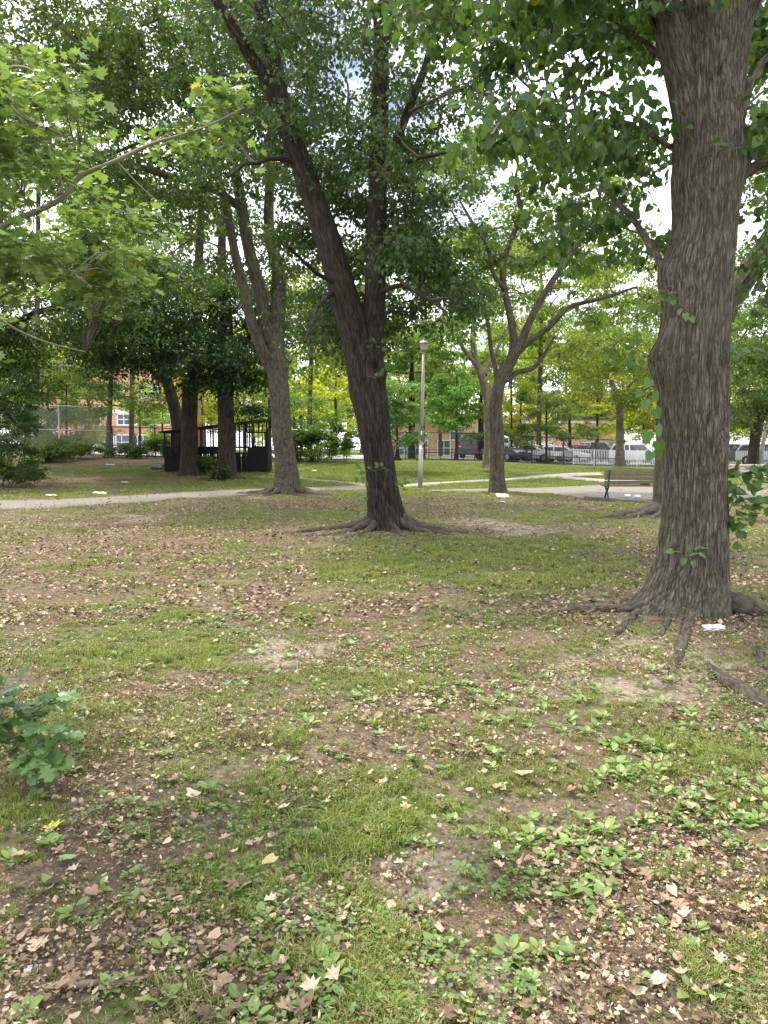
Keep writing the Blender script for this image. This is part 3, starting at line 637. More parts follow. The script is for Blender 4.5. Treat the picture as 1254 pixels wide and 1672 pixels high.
# ---- 2: centre linden, forked
b2 = G(632, 866); Y2 = float(b2[1]) + .3
t2 = tree_empty('linden_tree', (P(632, 866, Y2)[0], Y2, float(terr(b2[0], Y2))), 'dark leaning linden in the middle that forks into two stems above a knot hole')
prof = [(874, 600, 668), (860, 602, 662), (845, 600, 658), (820, 599, 655), (780, 597, 649), (740, 592, 643), (700, 583, 639), (660, 577, 636), (640, 572, 633), (610, 567, 630), (590, 566, 628), (565, 572, 626)]
c, r = trunk_profile(prof, Y2, 190)
def t2shape(th, s):
    z = c[:, 2][:, None]; a = lambda az_, w_: np.exp(-(np.angle(np.exp(1j * (th - az_))) / w_) ** 2)[None]
    g = lambda py, h: np.exp(-((z - P(610, py, Y2)[2]) / h) ** 2); e = np.exp(-np.maximum(z - P(600, 866, Y2)[2], 0) / .3)
    return e * (.20 * a(0, .5) + .07 * a(math.pi, .35) + .10 * a(-1.3, .4) + .05 * a(-2.1, .3) + .1 * a(1.8, .5)) + g(612, .14) * .07 * a(-.5, .45) - g(606, .09) * .10 * a(-.95, .22) + g(645, .3) * .04 * a(math.pi, .4)
r = r * .94
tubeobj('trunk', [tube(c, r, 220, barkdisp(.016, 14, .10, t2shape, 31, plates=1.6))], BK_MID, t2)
anch2 = []
for i, (pp, yy, rr_) in enumerate([
    ([(612, 700), (596, 640), (588, 585), (578, 535), (558, 470), (538, 400), (512, 325), (490, 262), (468, 200), (455, 162)], 0, [18, 25, 27, 26, 24, 22, 20, 18, 17, 15]),
    ([(456, 175), (432, 125), (405, 85), (375, 35), (345, -15), (300, -100)], -.3, [13, 12, 10, 9, 8, 6]),
    ([(462, 185), (452, 120), (438, 60), (425, 0), (415, -100), (420, -220)], .3, [14, 13, 12.5, 12, 10, 7]),
    ([(606, 680), (607, 620), (608, 560), (612, 480), (615, 400), (617, 300), (620, 200), (622, 100), (622, 0), (625, -150)], .1, [16, 20, 21, 18, 17, 16, 15, 13.5, 12, 8]),
    ([(616, 330), (640, 250), (670, 170), (700, 90), (720, -20)], .2, [8, 8, 7, 6, 4])]):
    n = len(pp); cc = smooth_path(Pl(pp, [Y2 + yy * k / n * 1.5 for k in range(n)]), 90); rad = np.interp(np.linspace(0, 1, 90), np.linspace(0, 1, n), np.array(rr_) * .93 * Y2 / F)
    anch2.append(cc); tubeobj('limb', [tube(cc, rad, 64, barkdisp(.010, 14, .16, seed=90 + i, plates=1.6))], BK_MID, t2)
for i, (pp, yy) in enumerate([([(488, 262), (430, 262), (370, 285)], -.8), ([(560, 470), (510, 440), (470, 400)], -1), ([(618, 300), (680, 260), (740, 250)], -1.2), ([(614, 420), (670, 380), (720, 390)], 1.2), ([(615, 480), (660, 470), (740, 520)], -1.), ([(555, 470), (520, 500), (500, 560)], -1)]):
    cc, rr = limb(Pl(pp, [Y2, Y2 + yy * .6, Y2 + yy * 1.5]), .05, .02, 20, wob=.2, seed=i + 70); anch2.append(cc); tubeobj('limb', [tube(cc, rr, 10)], BK_MID, t2)
rng = np.random.default_rng(102)
bl2 = (blobs_rect(rng, 470, 720, -40, 400, Y2 - 1.2, Y2 + 3.5, 28, .95, 11) + blobs_rect(rng, 475, 740, 380, 560, Y2 + .6, Y2 + 3.5, 16, .6, 10, keep=lambda x, y: y < 560 - abs(x - 610) * .25 - max(0, x - 640) * .9)
       + blobs_rect(rng, 340, 480, -60, 260, Y2 - .5, Y2 + 3, 14, .9, 11) + blobs_rect(rng, 730, 830, -40, 150, Y2 - 1, Y2 + 3, 5, .6, 9) + blobs_rect(rng, 300, 860, -420, -60, Y2 - 3, Y2 + 4, 20, 1.5, 14) + blobs_rect(rng, 640, 760, 400, 500, Y2 - 1.2, Y2 + 1, 5, .45, 9)
       + blobs_rect(rng, 540, 600, 300, 560, Y2 + .6, Y2 + 3, 4, .5, 8) + blobs_rect(rng, 560, 660, 40, 300, Y2 - 1.3, Y2 - .6, 3, .4, 4))
crown(t2, anch2, bl2, .42, 62, .092, T_4, LF_LINDEN, (.036, .078, .026), 6, droop=.8, tilt=.8, twig_r=.010, limb_r=.035)
roots(t2, (t2.location.x, t2.location.y), [(178, 2.0, .10, .1), (205, 1.7, .07, -.1), (-8, 1.8, .11, .1), (-30, 1.5, .07, .2), (230, 1.0, .06, 0), (-70, .8, .06, 0), (80, 1.0, .1, 0)], BK_ROOT, 4, .5)
Yf = Y2 - .5
shoot_px(t2, [[(598, 762), (590, 768), (584, 785)], [(600, 768), (592, 790)]], Yf, [(588, 766, -.8, .2, 1), (594, 770, -.6, -.5, 1), (583, 780, -.2, -1, 1), (592, 780, .1, -1, 1.1), (586, 762, -.6, .5, .8), (598, 788, 0, -1, .9), (590, 808, -.5, -.3, .9), (596, 812, .2, -.7, 1), (590, 818, -.7, -.4, .8)], .10, T_HEART, LF_LINDEN, (.05, .11, .035), 11)
shoot_px(t2, [[(646, 800), (655, 790), (668, 780)], [(650, 798), (660, 800), (664, 815)]], Yf, rl(12, 648, 664, 778, 802, .6, .9), .09, T_HEART, LF_LINDEN, (.05, .10, .03), 12)
shoot_px(t2, [[(610, 770), (600, 758), (595, 752)], [(610, 770), (625, 765), (635, 770)]], Yf, rl(9, 598, 635, 756, 772, .7, 1), .09, T_MAPLE, LF_MAPLE, (.05, .11, .055), 13)
shoot_px(t2, [[(615, 560), (605, 555), (590, 560)], [(600, 610), (612, 616), (625, 608)]], Yf, rl(8, 596, 632, 552, 572, .7, 1) + rl(6, 598, 628, 602, 620, .7, 1), .10, T_MAPLE, LF_MAPLE, (.045, .10, .045), 14)
# ---- 3: grey maple left of centre
b3 = G(466, 806); Y3 = float(b3[1]) + .4
t3 = tree_empty('maple_tree', (P(466, 806, Y3)[0], Y3, float(terr(b3[0], Y3))), 'tall grey-barked tree beside the gravel path with splayed roots and several steep stems')
def stem(tree, name, pp, wpx, Yd, mat, nth=40, amp=.006, dY=0., n=70, seed=0, k=16, shape=None):
    m = len(pp); yy = [Yd + dY * i / (m - 1) for i in range(m)]; cc = smooth_path(Pl(pp, yy), n)
    rad = np.interp(np.linspace(0, 1, n), np.linspace(0, 1, m), np.array(wpx) / 2 * Yd / F); tubeobj(name, [tube(cc, rad, nth, barkdisp(amp, k, .2, shape, seed))], mat, tree); return cc
fl3 = lambda th, s: np.exp(-s / .35)[:, None] * (.30 * np.exp(-(np.angle(np.exp(1j * (th - .1))) / .6) ** 2) + .22 * np.exp(-(np.angle(np.exp(1j * (th - 3.2))) / .5) ** 2) + .15 * np.exp(-(np.angle(np.exp(1j * (th + 1.5))) / .5) ** 2))[None]
a3 = [stem(t3, 'trunk', [(468, 812), (468, 780), (465, 740), (460, 700), (457, 650), (453, 610), (450, 570), (447, 530)], [41, 37, 33, 32, 31, 32, 30, 22], Y3, BK_GREY, 80, .012, n=140, seed=3, shape=fl3),
      stem(t3, 'limb', [(446, 610), (432, 580), (412, 530), (398, 470), (385, 420), (370, 340), (355, 280), (345, 200)], [20, 19, 17, 15, 14, 13, 10, 7], Y3, BK_GREY, 30, .006, -1.5, seed=4),
      stem(t3, 'limb', [(450, 580), (452, 520), (455, 450), (440, 380), (440, 300), (442, 200), (430, 80)], [28, 26, 22, 18, 15, 12, 8], Y3, BK_GREY, 40, .006, 1., seed=5),
      stem(t3, 'limb', [(440, 560), (425, 480), (405, 400), (388, 300), (370, 220), (350, 120), (330, 0)], [22, 20, 19, 17, 14, 10, 7], Y3, BK_GREY, 40, .006, .2, seed=6),
      stem(t3, 'limb', [(392, 340), (365, 318), (320, 300), (270, 286), (225, 272), (180, 268), (140, 258), (60, 280)], [12, 11, 10.5, 10, 9, 8, 6, 3], Y3, BK_GREY, 16, .004, -4.0, seed=7),
      stem(t3, 'limb', [(362, 220), (310, 180), (265, 142), (220, 110), (170, 85), (120, 60)], [10, 9, 8, 7, 5, 3], Y3, BK_MID, 14, .004, -3, seed=8),
      stem(t3, 'limb', [(352, 180), (300, 205), (250, 222), (215, 238), (160, 262)], [8, 7, 6, 5, 3], Y3, BK_MID, 12, .003, -3, seed=9)]
rng = np.random.default_rng(103)
bl3 = (blobs_rect(rng, 120, 470, 20, 300, Y3 - 4, Y3 + 2.5, 34, 1.35, 13) + blobs_rect(rng, -40, 240, -30, 130, Y3 - 5, Y3 + 1, 13, 1.2, 9) + blobs_rect(rng, 60, 320, 260, 330, Y3 - 4, Y3 + 1, 8, 1.0, 9)
       + blobs_rect(rng, 480, 560, 60, 560, Y3, Y3 + 3, 9, 1.1, 10) + blobs_rect(rng, 250, 480, 330, 470, Y3 + .5, Y3 + 3, 8, 1.0, 9) + blobs_rect(rng, 60, 560, -320, -30, Y3 - 4, Y3 + 3, 15, 1.9, 14))
crown(t3, a3, bl3, .62, 66, .128, T_2, LF_MAPLE, (.048, .092, .026), 7, droop=.6, tilt=.75, twig_r=.014, limb_r=.06)
roots(t3, (t3.location.x, t3.location.y), [(182, 1.7, .13, -.15), (200, 1.5, .10, .2), (-10, 2.2, .14, -.1), (-28, 2.0, .11, .15), (235, 1.2, .09, 0), (-60, 1.3, .1, .1)], BK_ROOT, 5, .6)
# ---- the pair and the leaning tree by the dark enclosure
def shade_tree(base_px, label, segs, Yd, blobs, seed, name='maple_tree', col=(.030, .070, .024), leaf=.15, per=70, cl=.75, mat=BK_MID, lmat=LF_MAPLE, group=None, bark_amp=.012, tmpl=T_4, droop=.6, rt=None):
    bx = P(base_px[0], base_px[1], Yd); t = tree_empty(name, (bx[0], Yd, float(terr(bx[0], Yd))), label, group=group); an = []
    for i, (pp, wp, dy) in enumerate(segs):
        if i == 0:
            pp = list(pp); zb = t.location.z - .15; 
        cc = stem(t, 'trunk' if i == 0 else 'limb', pp, wp, Yd, mat, (40 if i == 0 else 14) if Yd < 44 else 10, bark_amp if i == 0 else bark_amp * .4, dy, 60, seed + i, 12, (lambda th, s: np.exp(-s / .35)[:, None] * (.12 + .1 * np.sin(th * 3 + seed))[None]) if i == 0 else None); an.append(cc)
    if blobs: crown(t, an, blobs, cl, per, leaf, T_2 if Yd > 22 else tmpl, lmat, col, seed, droop=droop, tilt=.75, twig_r=.018, limb_r=.08)
    if rt: roots(t, (t.location.x, t.location.y), rt, BK_ROOT, seed, .5)
    return t
rng = np.random.default_rng(104)
Y4 = 37.5
shade_tree((309, 771), 'dark upright tree standing against the left half of the black enclosure', [([(309, 780), (309, 740), (309, 690), (311, 630), (316, 580), (322, 500), (325, 420), (328, 340), (320, 240)], [30, 27, 26, 25, 22, 17, 14, 11, 6], .5),
    ([(316, 590), (290, 540), (250, 500), (200, 480), (140, 470)], [16, 13, 10, 8, 4], -2), ([(320, 560), (360, 500), (400, 450), (430, 420)], [12, 10, 8, 4], -1)], Y4,
    blobs_rect(rng, 110, 330, 455, 600, Y4 - 3.5, Y4 + 2, 26, 1.55, 12, keep=lambda x, y: y < 610 - max(0, 250 - x) * .25) + blobs_rect(rng, 240, 400, 330, 470, Y4 - 1, Y4 + 3, 6, 1.4, 10) + blobs_rect(rng, 250, 320, 560, 620, Y4 - 3, Y4, 4, .9, 11), 210, col=(.024, .058, .024))
Y5 = 36
shade_tree((369, 778), 'dark rough-barked tree at the middle of the black enclosure, leafy heap at its foot', [([(371, 785), (370, 740), (369, 690), (368, 630), (370, 570), (368, 500), (362, 420), (365, 340)], [31, 28, 26, 26, 24, 20, 15, 8], .5),
    ([(370, 600), (400, 560), (430, 520), (460, 500)], [12, 10, 7, 4], -1.5), ([(368, 560), (340, 500), (320, 450)], [12, 10, 5], -1.5)], Y5,
    blobs_rect(rng, 300, 450, 450, 600, Y5 - 3, Y5 + 2, 20, 1.35, 12, keep=lambda x, y: y < 620 - max(0, x - 400) * 1.0) + blobs_rect(rng, 330, 400, 580, 630, Y5 - 2, Y5, 3, .7, 11) + blobs_rect(rng, 400, 440, 600, 670, Y5 - .5, Y5 + 1, 2, .55, 9), 220, col=(.024, .058, .024), rt=[(-10, 1.6, .16, 0), (200, 1.2, .16, 0)])
Y5b = 42
shade_tree((290, 760), 'leaning tree half hidden behind the dark upright tree at the black enclosure', [([(293, 765), (292, 720), (288, 680), (278, 640), (262, 590), (240, 520), (225, 430)], [22, 20, 20, 19, 16, 12, 6], .5)], Y5b,
    blobs_rect(rng, 130, 300, 380, 560, Y5b - 2, Y5b + 2, 12, 1.6, 11), 230, col=(.035, .075, .026))
# left mass of trees behind
Y6 = 33
shade_tree((40, 770), 'leafy tree at the left edge whose drooping crown hangs over the tall grey fence', [([(-30, 800), (-35, 700), (-30, 600), (-10, 450), (0, 300)], [34, 28, 24, 16, 8], 0), ([(-28, 590), (40, 520), (120, 500), (180, 510)], [14, 10, 8, 4], -1)], Y6,
    blobs_rect(rng, -120, 220, 380, 600, Y6 - 3, Y6 + 3, 30, 1.6, 12, keep=lambda x, y: y < 600 - max(0, x) * .25) + blobs_rect(rng, -120, 40, 560, 660, Y6 - 3, Y6 + 2, 9, 1.0, 11), 240, col=(.040, .085, .030))
Y6b = 48.5
shade_tree((177, 742), 'slender tree growing just in front of the tall grey fence near its black end post', [([(177, 748), (178, 700), (180, 650), (182, 600), (184, 540), (180, 460)], [9, 8, 8, 7, 6, 3], 0)], Y6b,
    blobs_rect(rng, 130, 245, 590, 660, Y6b - 2, Y6b + 2, 9, 1.15, 10) + blobs_rect(rng, 130, 240, 500, 600, Y6b - 2, Y6b + 2, 8, 1.3, 10), 250, col=(.075, .135, .028), leaf=.15, per=60)
shade_tree((42, 750), 'thin bare-stemmed tree behind the tall grey fence at the far left', [([(46, 750), (46, 700), (44, 650), (50, 560)], [9, 8, 7, 4], 0)], 50, blobs_rect(rng, 0, 110, 560, 660, 48, 52, 7, 1.3, 10), 255, col=(.07, .125, .03))
# ---- right centre spreading trees
Y7 = float(G(812, 805)[1]) + .2
shade_tree((812, 806), 'dark-trunked spreading tree with a cut branch ring and a white box lid at its foot', [
    ([(811, 812), (811, 780), (812, 740), (811, 700), (809, 670), (812, 640), (820, 612), (828, 590)], [27, 24, 23, 22, 21, 20, 19, 16], 0),
    ([(812, 650), (810, 610), (802, 570), (795, 520), (780, 490), (772, 450)], [9, 8, 7, 6.5, 6, 4], .5),
    ([(822, 620), (838, 570), (834, 520), (823, 470), (822, 430), (835, 390), (850, 350), (842, 300), (846, 270)], [17, 14, 12, 11, 10, 9, 8, 6, 3], .4),
    ([(822, 470), (805, 445), (795, 400), (775, 370), (752, 330)], [8, 7, 6, 5, 3], -.6),
    ([(826, 612), (850, 560), (872, 510), (895, 470), (915, 440), (938, 410), (958, 370), (985, 340)], [16, 13, 11, 10, 9, 7, 6, 3], -.4),
    ([(838, 585), (862, 560), (895, 535), (925, 505), (950, 495), (990, 485), (1040, 468)], [11, 9, 9, 8, 7, 6, 3], -.8),
    ([(824, 622), (845, 608), (868, 602), (885, 585), (905, 550)], [10, 8, 8, 6, 4], .6)], Y7,
    blobs_rect(rng, 720, 1020, 235, 390, Y7 - .5, Y7 + 3.5, 25, .9, 9) + blobs_rect(rng, 840, 1080, 360, 450, Y7 + .5, Y7 + 3, 11, .7, 8) + blobs_rect(rng, 720, 800, 380, 560, Y7 - 1.5, Y7 + 2, 9, .75, 10) + blobs_rect(rng, 790, 930, 380, 500, Y7 + 1, Y7 + 3.5, 5, .6, 7)
    + blobs_rect(rng, 960, 1070, 480, 520, Y7 - 1, Y7 + 2, 3, .6, 8) + blobs_rect(rng, 700, 790, 200, 300, Y7 - 1, Y7 + 3, 5, .8, 9), 310, col=(.105, .185, .040), leaf=.12, per=58, cl=.5, mat=BK_GREY, bark_amp=.008)
Y8 = 40
shade_tree((800, 757), 'pale-trunked forked tree standing behind the dark-trunked spreading tree', [([(798, 764), (798, 720), (797, 680), (794, 642), (785, 610), (776, 585), (772, 555), (775, 500)], [17, 14, 13, 13, 12, 10, 9, 5], 0),
    ([(792, 612), (800, 590), (812, 570), (825, 540)], [8, 7, 6, 4], 1), ([(780, 598), (765, 580), (752, 560), (735, 520)], [7, 7, 6, 4], -.5), ([(798, 645), (806, 632), (815, 622)], [6, 5, 4], 0)], Y8,
    blobs_rect(rng, 700, 860, 420, 540, Y8 - 2, Y8 + 2, 10, 1.3, 9), 320, col=(.075, .135, .03), leaf=.14, mat=BK_PALE)
Y9 = 47
shade_tree((1012, 757), 'straight pale-trunked tree behind the bench with its crown starting at a low fork', [([(1012, 762), (1012, 720), (1012, 690), (1011, 665), (1004, 645), (998, 620)], [15, 13, 12, 12, 9, 6], 0), ([(1012, 672), (1020, 652), (1027, 630)], [10, 9, 5], 0)], Y9,
    blobs_rect(rng, 915, 1090, 545, 655, Y9 - 3, Y9 + 3, 20, 1.2, 11, keep=lambda x, y: y < 660 - abs(x - 1010) * .25), 330, col=(.095, .145, .030), leaf=.15, mat=BK_PALE)
for (px_, Yd_, lab, rr_, n_, sd_, cl_, yb) in [
    (690, 62, 'tall mid-green tree rising behind the lamp post above the broad green tree', (600, 790, 420, 600), 16, 360, (.085, .15, .036), 754), (880, 66, 'tall bright-crowned tree behind the spreading tree, left of the low-forked tree', (800, 1000, 400, 590), 24, 361, (.12, .19, .042), 752),
    (1075, 60, 'tall light-green tree mostly hidden behind the big near linden', (980, 1150, 420, 600), 20, 362, (.11, .175, .040), 756), (1180, 58, 'green tree filling the gap right of the big near linden above the picket fence', (1150, 1290, 480, 690), 18, 363, (.08, .14, .036), 756),
    (215, 56, 'tall broad-crowned tree behind the left fence, seen over the enclosure trees', (110, 330, 290, 470), 22, 364, (.085, .145, .034), 748), (60, 50, 'high-crowned tree behind the near maple leaves at the upper left', (-90, 200, 80, 330), 34, 365, (.065, .12, .032), 748),
    (505, 60, 'tall backlit tree behind the gap between the two largest middle trunks', (440, 570, 430, 620), 17, 366, (.13, .20, .045), 752)]:
    shade_tree((px_, yb), lab, [([(px_, yb + 4), (px_, 700), (px_ + 3, rr_[3] - 30), (px_ + 5, (rr_[2] + rr_[3]) / 2), (px_ + 2, rr_[2] + 20)], [9, 8, 7, 5, 3], 0)], Yd_, blobs_rect(rng, rr_[0], rr_[1], rr_[2], rr_[3], Yd_ - 3, Yd_ + 3, n_, 1.9, 12), sd_, col=cl_, leaf=.24, per=60, cl=.9, mat=BK_GREY, lmat=LF_FAR, tmpl=T_2)
# ---- behind the big linden
Y10 = float(G(1090, 842)[1]) + .2
shade_tree((1092, 842), 'trunk with spreading roots just behind the big near linden, next to the bench', [([(1096, 855), (1094, 820), (1092, 780), (1096, 700), (1110, 640), (1140, 580), (1170, 530), (1200, 480), (1235, 425), (1270, 370)], [54, 50, 46, 42, 40, 38, 38, 38, 34, 28], .4),
    ([(1100, 660), (1105, 560), (1110, 420), (1115, 250)], [36, 30, 22, 12], .5)], Y10, blobs_rect(rng, 1240, 1420, 80, 440, Y10 - 2, Y10 + 2, 16, .9, 10) + blobs_rect(rng, 1000, 1240, -300, 60, Y10, Y10 + 3, 12, 1.2, 11), 340, name='maple_tree', col=(.06, .12, .03), leaf=.10, per=60, cl=.45, mat=BK_GREY, rt=[(185, 2.0, .16, .1), (200, 1.6, .13, .1), (230, 1.2, .12, .1), (260, .9, .12, 0), (-30, 1.2, .1, 0)])
Y11 = 40
shade_tree((1233, 748), 'dense dark tree at the right edge leaning over the picket fence', [([(1229, 775), (1230, 745), (1233, 715), (1237, 690), (1242, 650)], [20, 17, 16, 16, 10], 0), ([(1236, 700), (1250, 670), (1265, 640)], [11, 9, 5], 0)], Y11,
    blobs_rect(rng, 1192, 1330, 560, 680, Y11 - 2, Y11 + 3, 15, 1.2, 12) + blobs_rect(rng, 1200, 1360, 420, 580, Y11 - 2, Y11 + 3, 10, 1.4, 11), 350, col=(.05, .10, .032), leaf=.15)
# ---- small trees by the fence
def young(px, pyb, Yd, label, w_px, y0, y1, n, seed, col, leaf=.14, wp=4, group=None, rad=.9, cl=.5):
    top_ = (y0 + y1) / 2
    return shade_tree((px, pyb), label, [([(px, pyb + 2), (px + .5, (pyb + top_) / 2), (px, top_), (px + 1, y0 + 5)], [wp, wp * .9, wp * .7, wp * .3], 0)], Yd, blobs_rect(rng, px - w_px, px + w_px, y0, y1, Yd - 1.5, Yd + 1.5, n, rad, 10, .5), seed, col=tuple(q * 1.3 for q in col), leaf=leaf, per=55, cl=cl, group=group, bark_amp=.003)
young(745, 752, 56, 'young round-crowned tree with a thin reddish stem right of the lamp post', 42, 608, 700, 13, 400, (.060, .15, .032), .16, 4.5)
young(835, 756, 60, 'slim pale-green sapling between the two forked trees and the white cars', 26, 600, 720, 9, 401, (.14, .20, .035), .15, 3)
young(892, 758, 58, 'low bushy young tree standing at the fence in front of the white cars', 38, 640, 715, 11, 402, (.062, .105, .035), .15, 4)
young(508, 752, 46, 'leafy sapling at the fence between the two largest middle trunks', 42, 650, 745, 14, 403, (.065, .13, .030), .12, 3, rad=.7)
young(648, 750, 40, 'silvery-leaved young maple just right of the leaning middle linden', 30, 620, 718, 12, 404, (.075, .15, .06), .15, 3, rad=.65)
young(672, 752, 62, 'broad green tree behind the lamp post with a dark double trunk', 60, 560, 690, 16, 405, (.055, .11, .030), .18, 12, rad=1.3)
young(930, 745, 66, 'dark-stemmed small tree spreading over the red car', 34, 660, 712, 7, 406, (.075, .12, .035), .16, 6)
young(440, 750, 50, 'thin straight tree rising behind the corner of the black enclosure', 26, 560, 660, 8, 407, (.09, .15, .035), .14, 6)
young(125, 745, 54, 'yellowish young tree behind the tall grey fence', 40, 670, 712, 7, 408, (.15, .17, .03), .13, 3)
young(78, 752, 55, 'full green tree filling the gap above the white block at the far left', 42, 600, 735, 16, 416, (.055, .10, .03), .16, 6, rad=1.1)
young(108, 748, 50, 'leafy low-branched tree just behind the grey fence post at the far left', 38, 605, 730, 17, 419, (.07, .12, .033), .14, 4)
young(228, 750, 60, 'light green tree in front of the school windows, left of the black enclosure', 26, 620, 700, 8, 420, (.10, .16, .04), .15, 4)
young(145, 750, 57, 'green tree in front of the brick school, behind the tall grey fence post', 38, 610, 725, 13, 417, (.085, .135, .034), .15, 5, rad=1.0)
young(-15, 752, 50, 'green tree beyond the dark shrub at the left edge', 50, 590, 740, 14, 418, (.05, .095, .03), .16, 6, rad=1.2)
young(265, 752, 62, 'bright leafy tree in front of the brick school', 32, 660, 720, 8, 409, (.12, .19, .035), .15, 4)
young(1050, 745, 78, 'pale yellow-green tree behind the white car near the gate', 46, 610, 725, 11, 410, (.17, .21, .05), .2, 4, rad=1.2)
young(850, 745, 80, 'yellow-green tree behind the white vans', 40, 640, 715, 9, 411, (.20, .21, .045), .18, 4, rad=1.0)
young(975, 742, 84, 'yellowish-green tree behind the black pickup', 38, 640, 705, 9, 412, (.17, .20, .04), .2, 5, rad=1.2)
young(785, 755, 62, 'stout-trunked tree beside the dark parked van', 26, 630, 715, 7, 413, (.09, .15, .035), .17, 11)
young(548, 750, 70, 'bright lime-green tree beyond the football goal', 45, 600, 715, 13, 414, (.22, .28, .04), .2, 6, rad=1.4)
young(480, 748, 74, 'tall lime-green tree beyond the fence, left of the football goal post', 50, 610, 715, 14, 415, (.20, .27, .04), .2, 6, rad=1.5)
# ---- far belt of trees, copied from a few built ones
def proto_tree(H, rad, seed):
    rngp = np.random.default_rng(seed); t = empty('broadleaf_tree', (0, 0, 0)); pts = [(0, 0, -.3), (.1, 0, H * .2), (0, .1, H * .45), (.15, 0, H * .8)]
    cc, rr = limb(pts, .28, .08, 20); tubeobj('trunk', [tube(cc, rr, 10)], BK_GREY, t); bb = []
    for i in range(26):
        a = rngp.uniform(0, 6.28); h = rngp.uniform(.28, .97); e = math.sqrt(max(.08, 1 - ((h - .58) / .44) ** 2)); rr_ = rad * e * rngp.uniform(.4, 1)
        q = rad * .34 * rngp.uniform(.7, 1.2); bb.append((np.array([math.cos(a) * rr_, math.sin(a) * rr_, H * h]), (q, q, q * .65), 11))
    crown(t, [cc], bb, .85, 42, .26, T_2, LF_FAR, (.1, .15, .04), seed, droop=.5, twig_r=.02, limb_r=.1); return t
protos = [proto_tree(13, 5.0, 501), proto_tree(11, 5.5, 502), proto_tree(16, 5.6, 503)]
rf = np.random.default_rng(55); used = set()
FARL = 'distant broadleaf tree in the continuous green belt beyond the car park and schoolyard'
cols = [(.09, .15, .045), (.15, .22, .05), (.24, .30, .06), (.11, .18, .055), (.32, .32, .07), (.18, .26, .06)]
def far_tree(px, Yd, sc, ci, j):
    i = j % 3; p = protos[i]
    o = p if i not in used else copy_tree(p)
    used.add(i); x = P(px, 730, Yd)[0]; o.location = (x, Yd, float(terr(x, Yd)) - .1); o.rotation_euler = (0, 0, rf.uniform(0, 6.28)); o.scale = (sc, sc, sc * rf.uniform(.9, 1.15))
    tag(o, FARL, 'tree', 'belt of distant trees beyond the park')
    for ch in o.children:
        if ch.name.startswith('crown'): cc = cols[ci]; k = rf.uniform(.85, 1.15); ch.color = (cc[0] * k, cc[1] * k, cc[2], 1)
j = 0
for px in np.arange(-350, 1650, 84):
    if -50 < px < 120: ci = 1
    else: ci = int(rf.choice([1, 2, 3, 5, 2, 4]))
    far_tree(px + rf.uniform(-25, 25), rf.uniform(96, 112), rf.uniform(.95, 1.35), ci, j); j += 1
for px in np.arange(-500, 1800, 150):
    far_tree(px + rf.uniform(-40, 40), rf.uniform(125, 150), rf.uniform(1.3, 1.8), int(rf.choice([0, 3, 1])), j); j += 1
for px, Yd, s, ci in [(-160, 62, .8, 0), (60, 90, .9, 5), (330, 84, .75, 2), (400, 88, .8, 2), (590, 92, .8, 5), (720, 90, .9, 1), (1180, 84, .9, 2), (1110, 90, .9, 4), (1290, 78, .9, 1), (980, 100, 1.0, 4), (1400, 70, .9, 3)]:
    far_tree(px, Yd, s, ci, j); j += 1
# ---- shrub at the left edge, near maple branches, oak seedling
Y12 = float(G(20, 796)[1])
bs = empty('yew_shrub', (P(-30, 790, Y12)[0], Y12, float(terr(P(-30, 790, Y12)[0], Y12))), label='dark green shrub reaching down to the path at the left edge', cat='shrub')
sb = [Pl([(-40 + k * 14, 800), (-40 + k * 18, 750), (-50 + k * 25, 690)], Y12 + (k % 2) * .6) for k in range(5)]
tubeobj('stem', [tube(*limb(s, .035, .015, 10), 6) for s in sb], TWIG, bs)
crown(bs, [smooth_path(s, 10) for s in sb], blobs_rect(rng, -110, 45, 655, 785, Y12 - 1.5, Y12 + 1.5, 34, .6, 12, keep=lambda x, y: x < 52 - abs(y - 740) * .15), .3, 80, .078, T_2, LF_MAPLE, (.038, .085, .032), 77, droop=.5, twig_r=.008, limb_r=.02)
rng = np.random.default_rng(105)
tn = empty('maple_tree', (-3.9, 3.6, 0), label='young maple whose bright lobed leaves reach in from the left edge overhead', cat='tree')
ct = smooth_path([(-3.9, 3.6, -.1), (-3.85, 3.6, 1.0), (-3.8, 3.7, 2.2), (-3.75, 3.75, 3.4), (-3.7, 3.8, 5.0)], 50)
tubeobj('trunk', [tube(ct, np.linspace(.11, .05, 50), 24, barkdisp(.004, 25, .2, seed=5))], BK_GREY, tn)
nb = []
for i, (pp, yy, ra, rb) in enumerate([
    ([(-420, 640), (-160, 470), (0, 372), (60, 345), (103, 322), (132, 288), (190, 262), (245, 236), (290, 222), (340, 205), (400, 175)], 3.9, .019, .003), ([(103, 322), (98, 290), (88, 255), (66, 222), (40, 200)], 3.9, .008, .004),
    ([(-500, 760), (-250, 560), (-60, 460), (0, 428), (40, 414), (72, 422), (110, 440), (150, 470)], 3.5, .014, .004), ([(-400, 700), (-150, 560), (0, 486), (40, 455), (72, 430), (120, 400)], 4.2, .011, .003),
    ([(-450, 400), (-200, 250), (-60, 190), (0, 160), (35, 190), (90, 215), (130, 235)], 3.3, .011, .003), ([(-300, 300), (-100, 200), (0, 120), (40, 110), (70, 130)], 3.2, .009, .003),
    ([(-150, 470), (-40, 500), (30, 540), (80, 560), (140, 575)], 4.4, .01, .003), ([(-5, 250), (20, 285), (40, 325), (60, 360)], 3.8, .008, .003), ([(190, 262), (225, 300), (260, 330)], 3.9, .004, .002), ([(132, 305), (160, 325), (200, 345)], 3.9, .005, .002)]):
    cc = smooth_path(Pl(pp, yy), 60); nb.append(cc); tubeobj('limb', [tube(cc, np.linspace(ra, rb, 60), 10)], simple('green_grey_twig_%d' % i, (.16, .14, .09), .7) if i == 0 else bpy.data.materials['green_grey_twig_0'], tn)
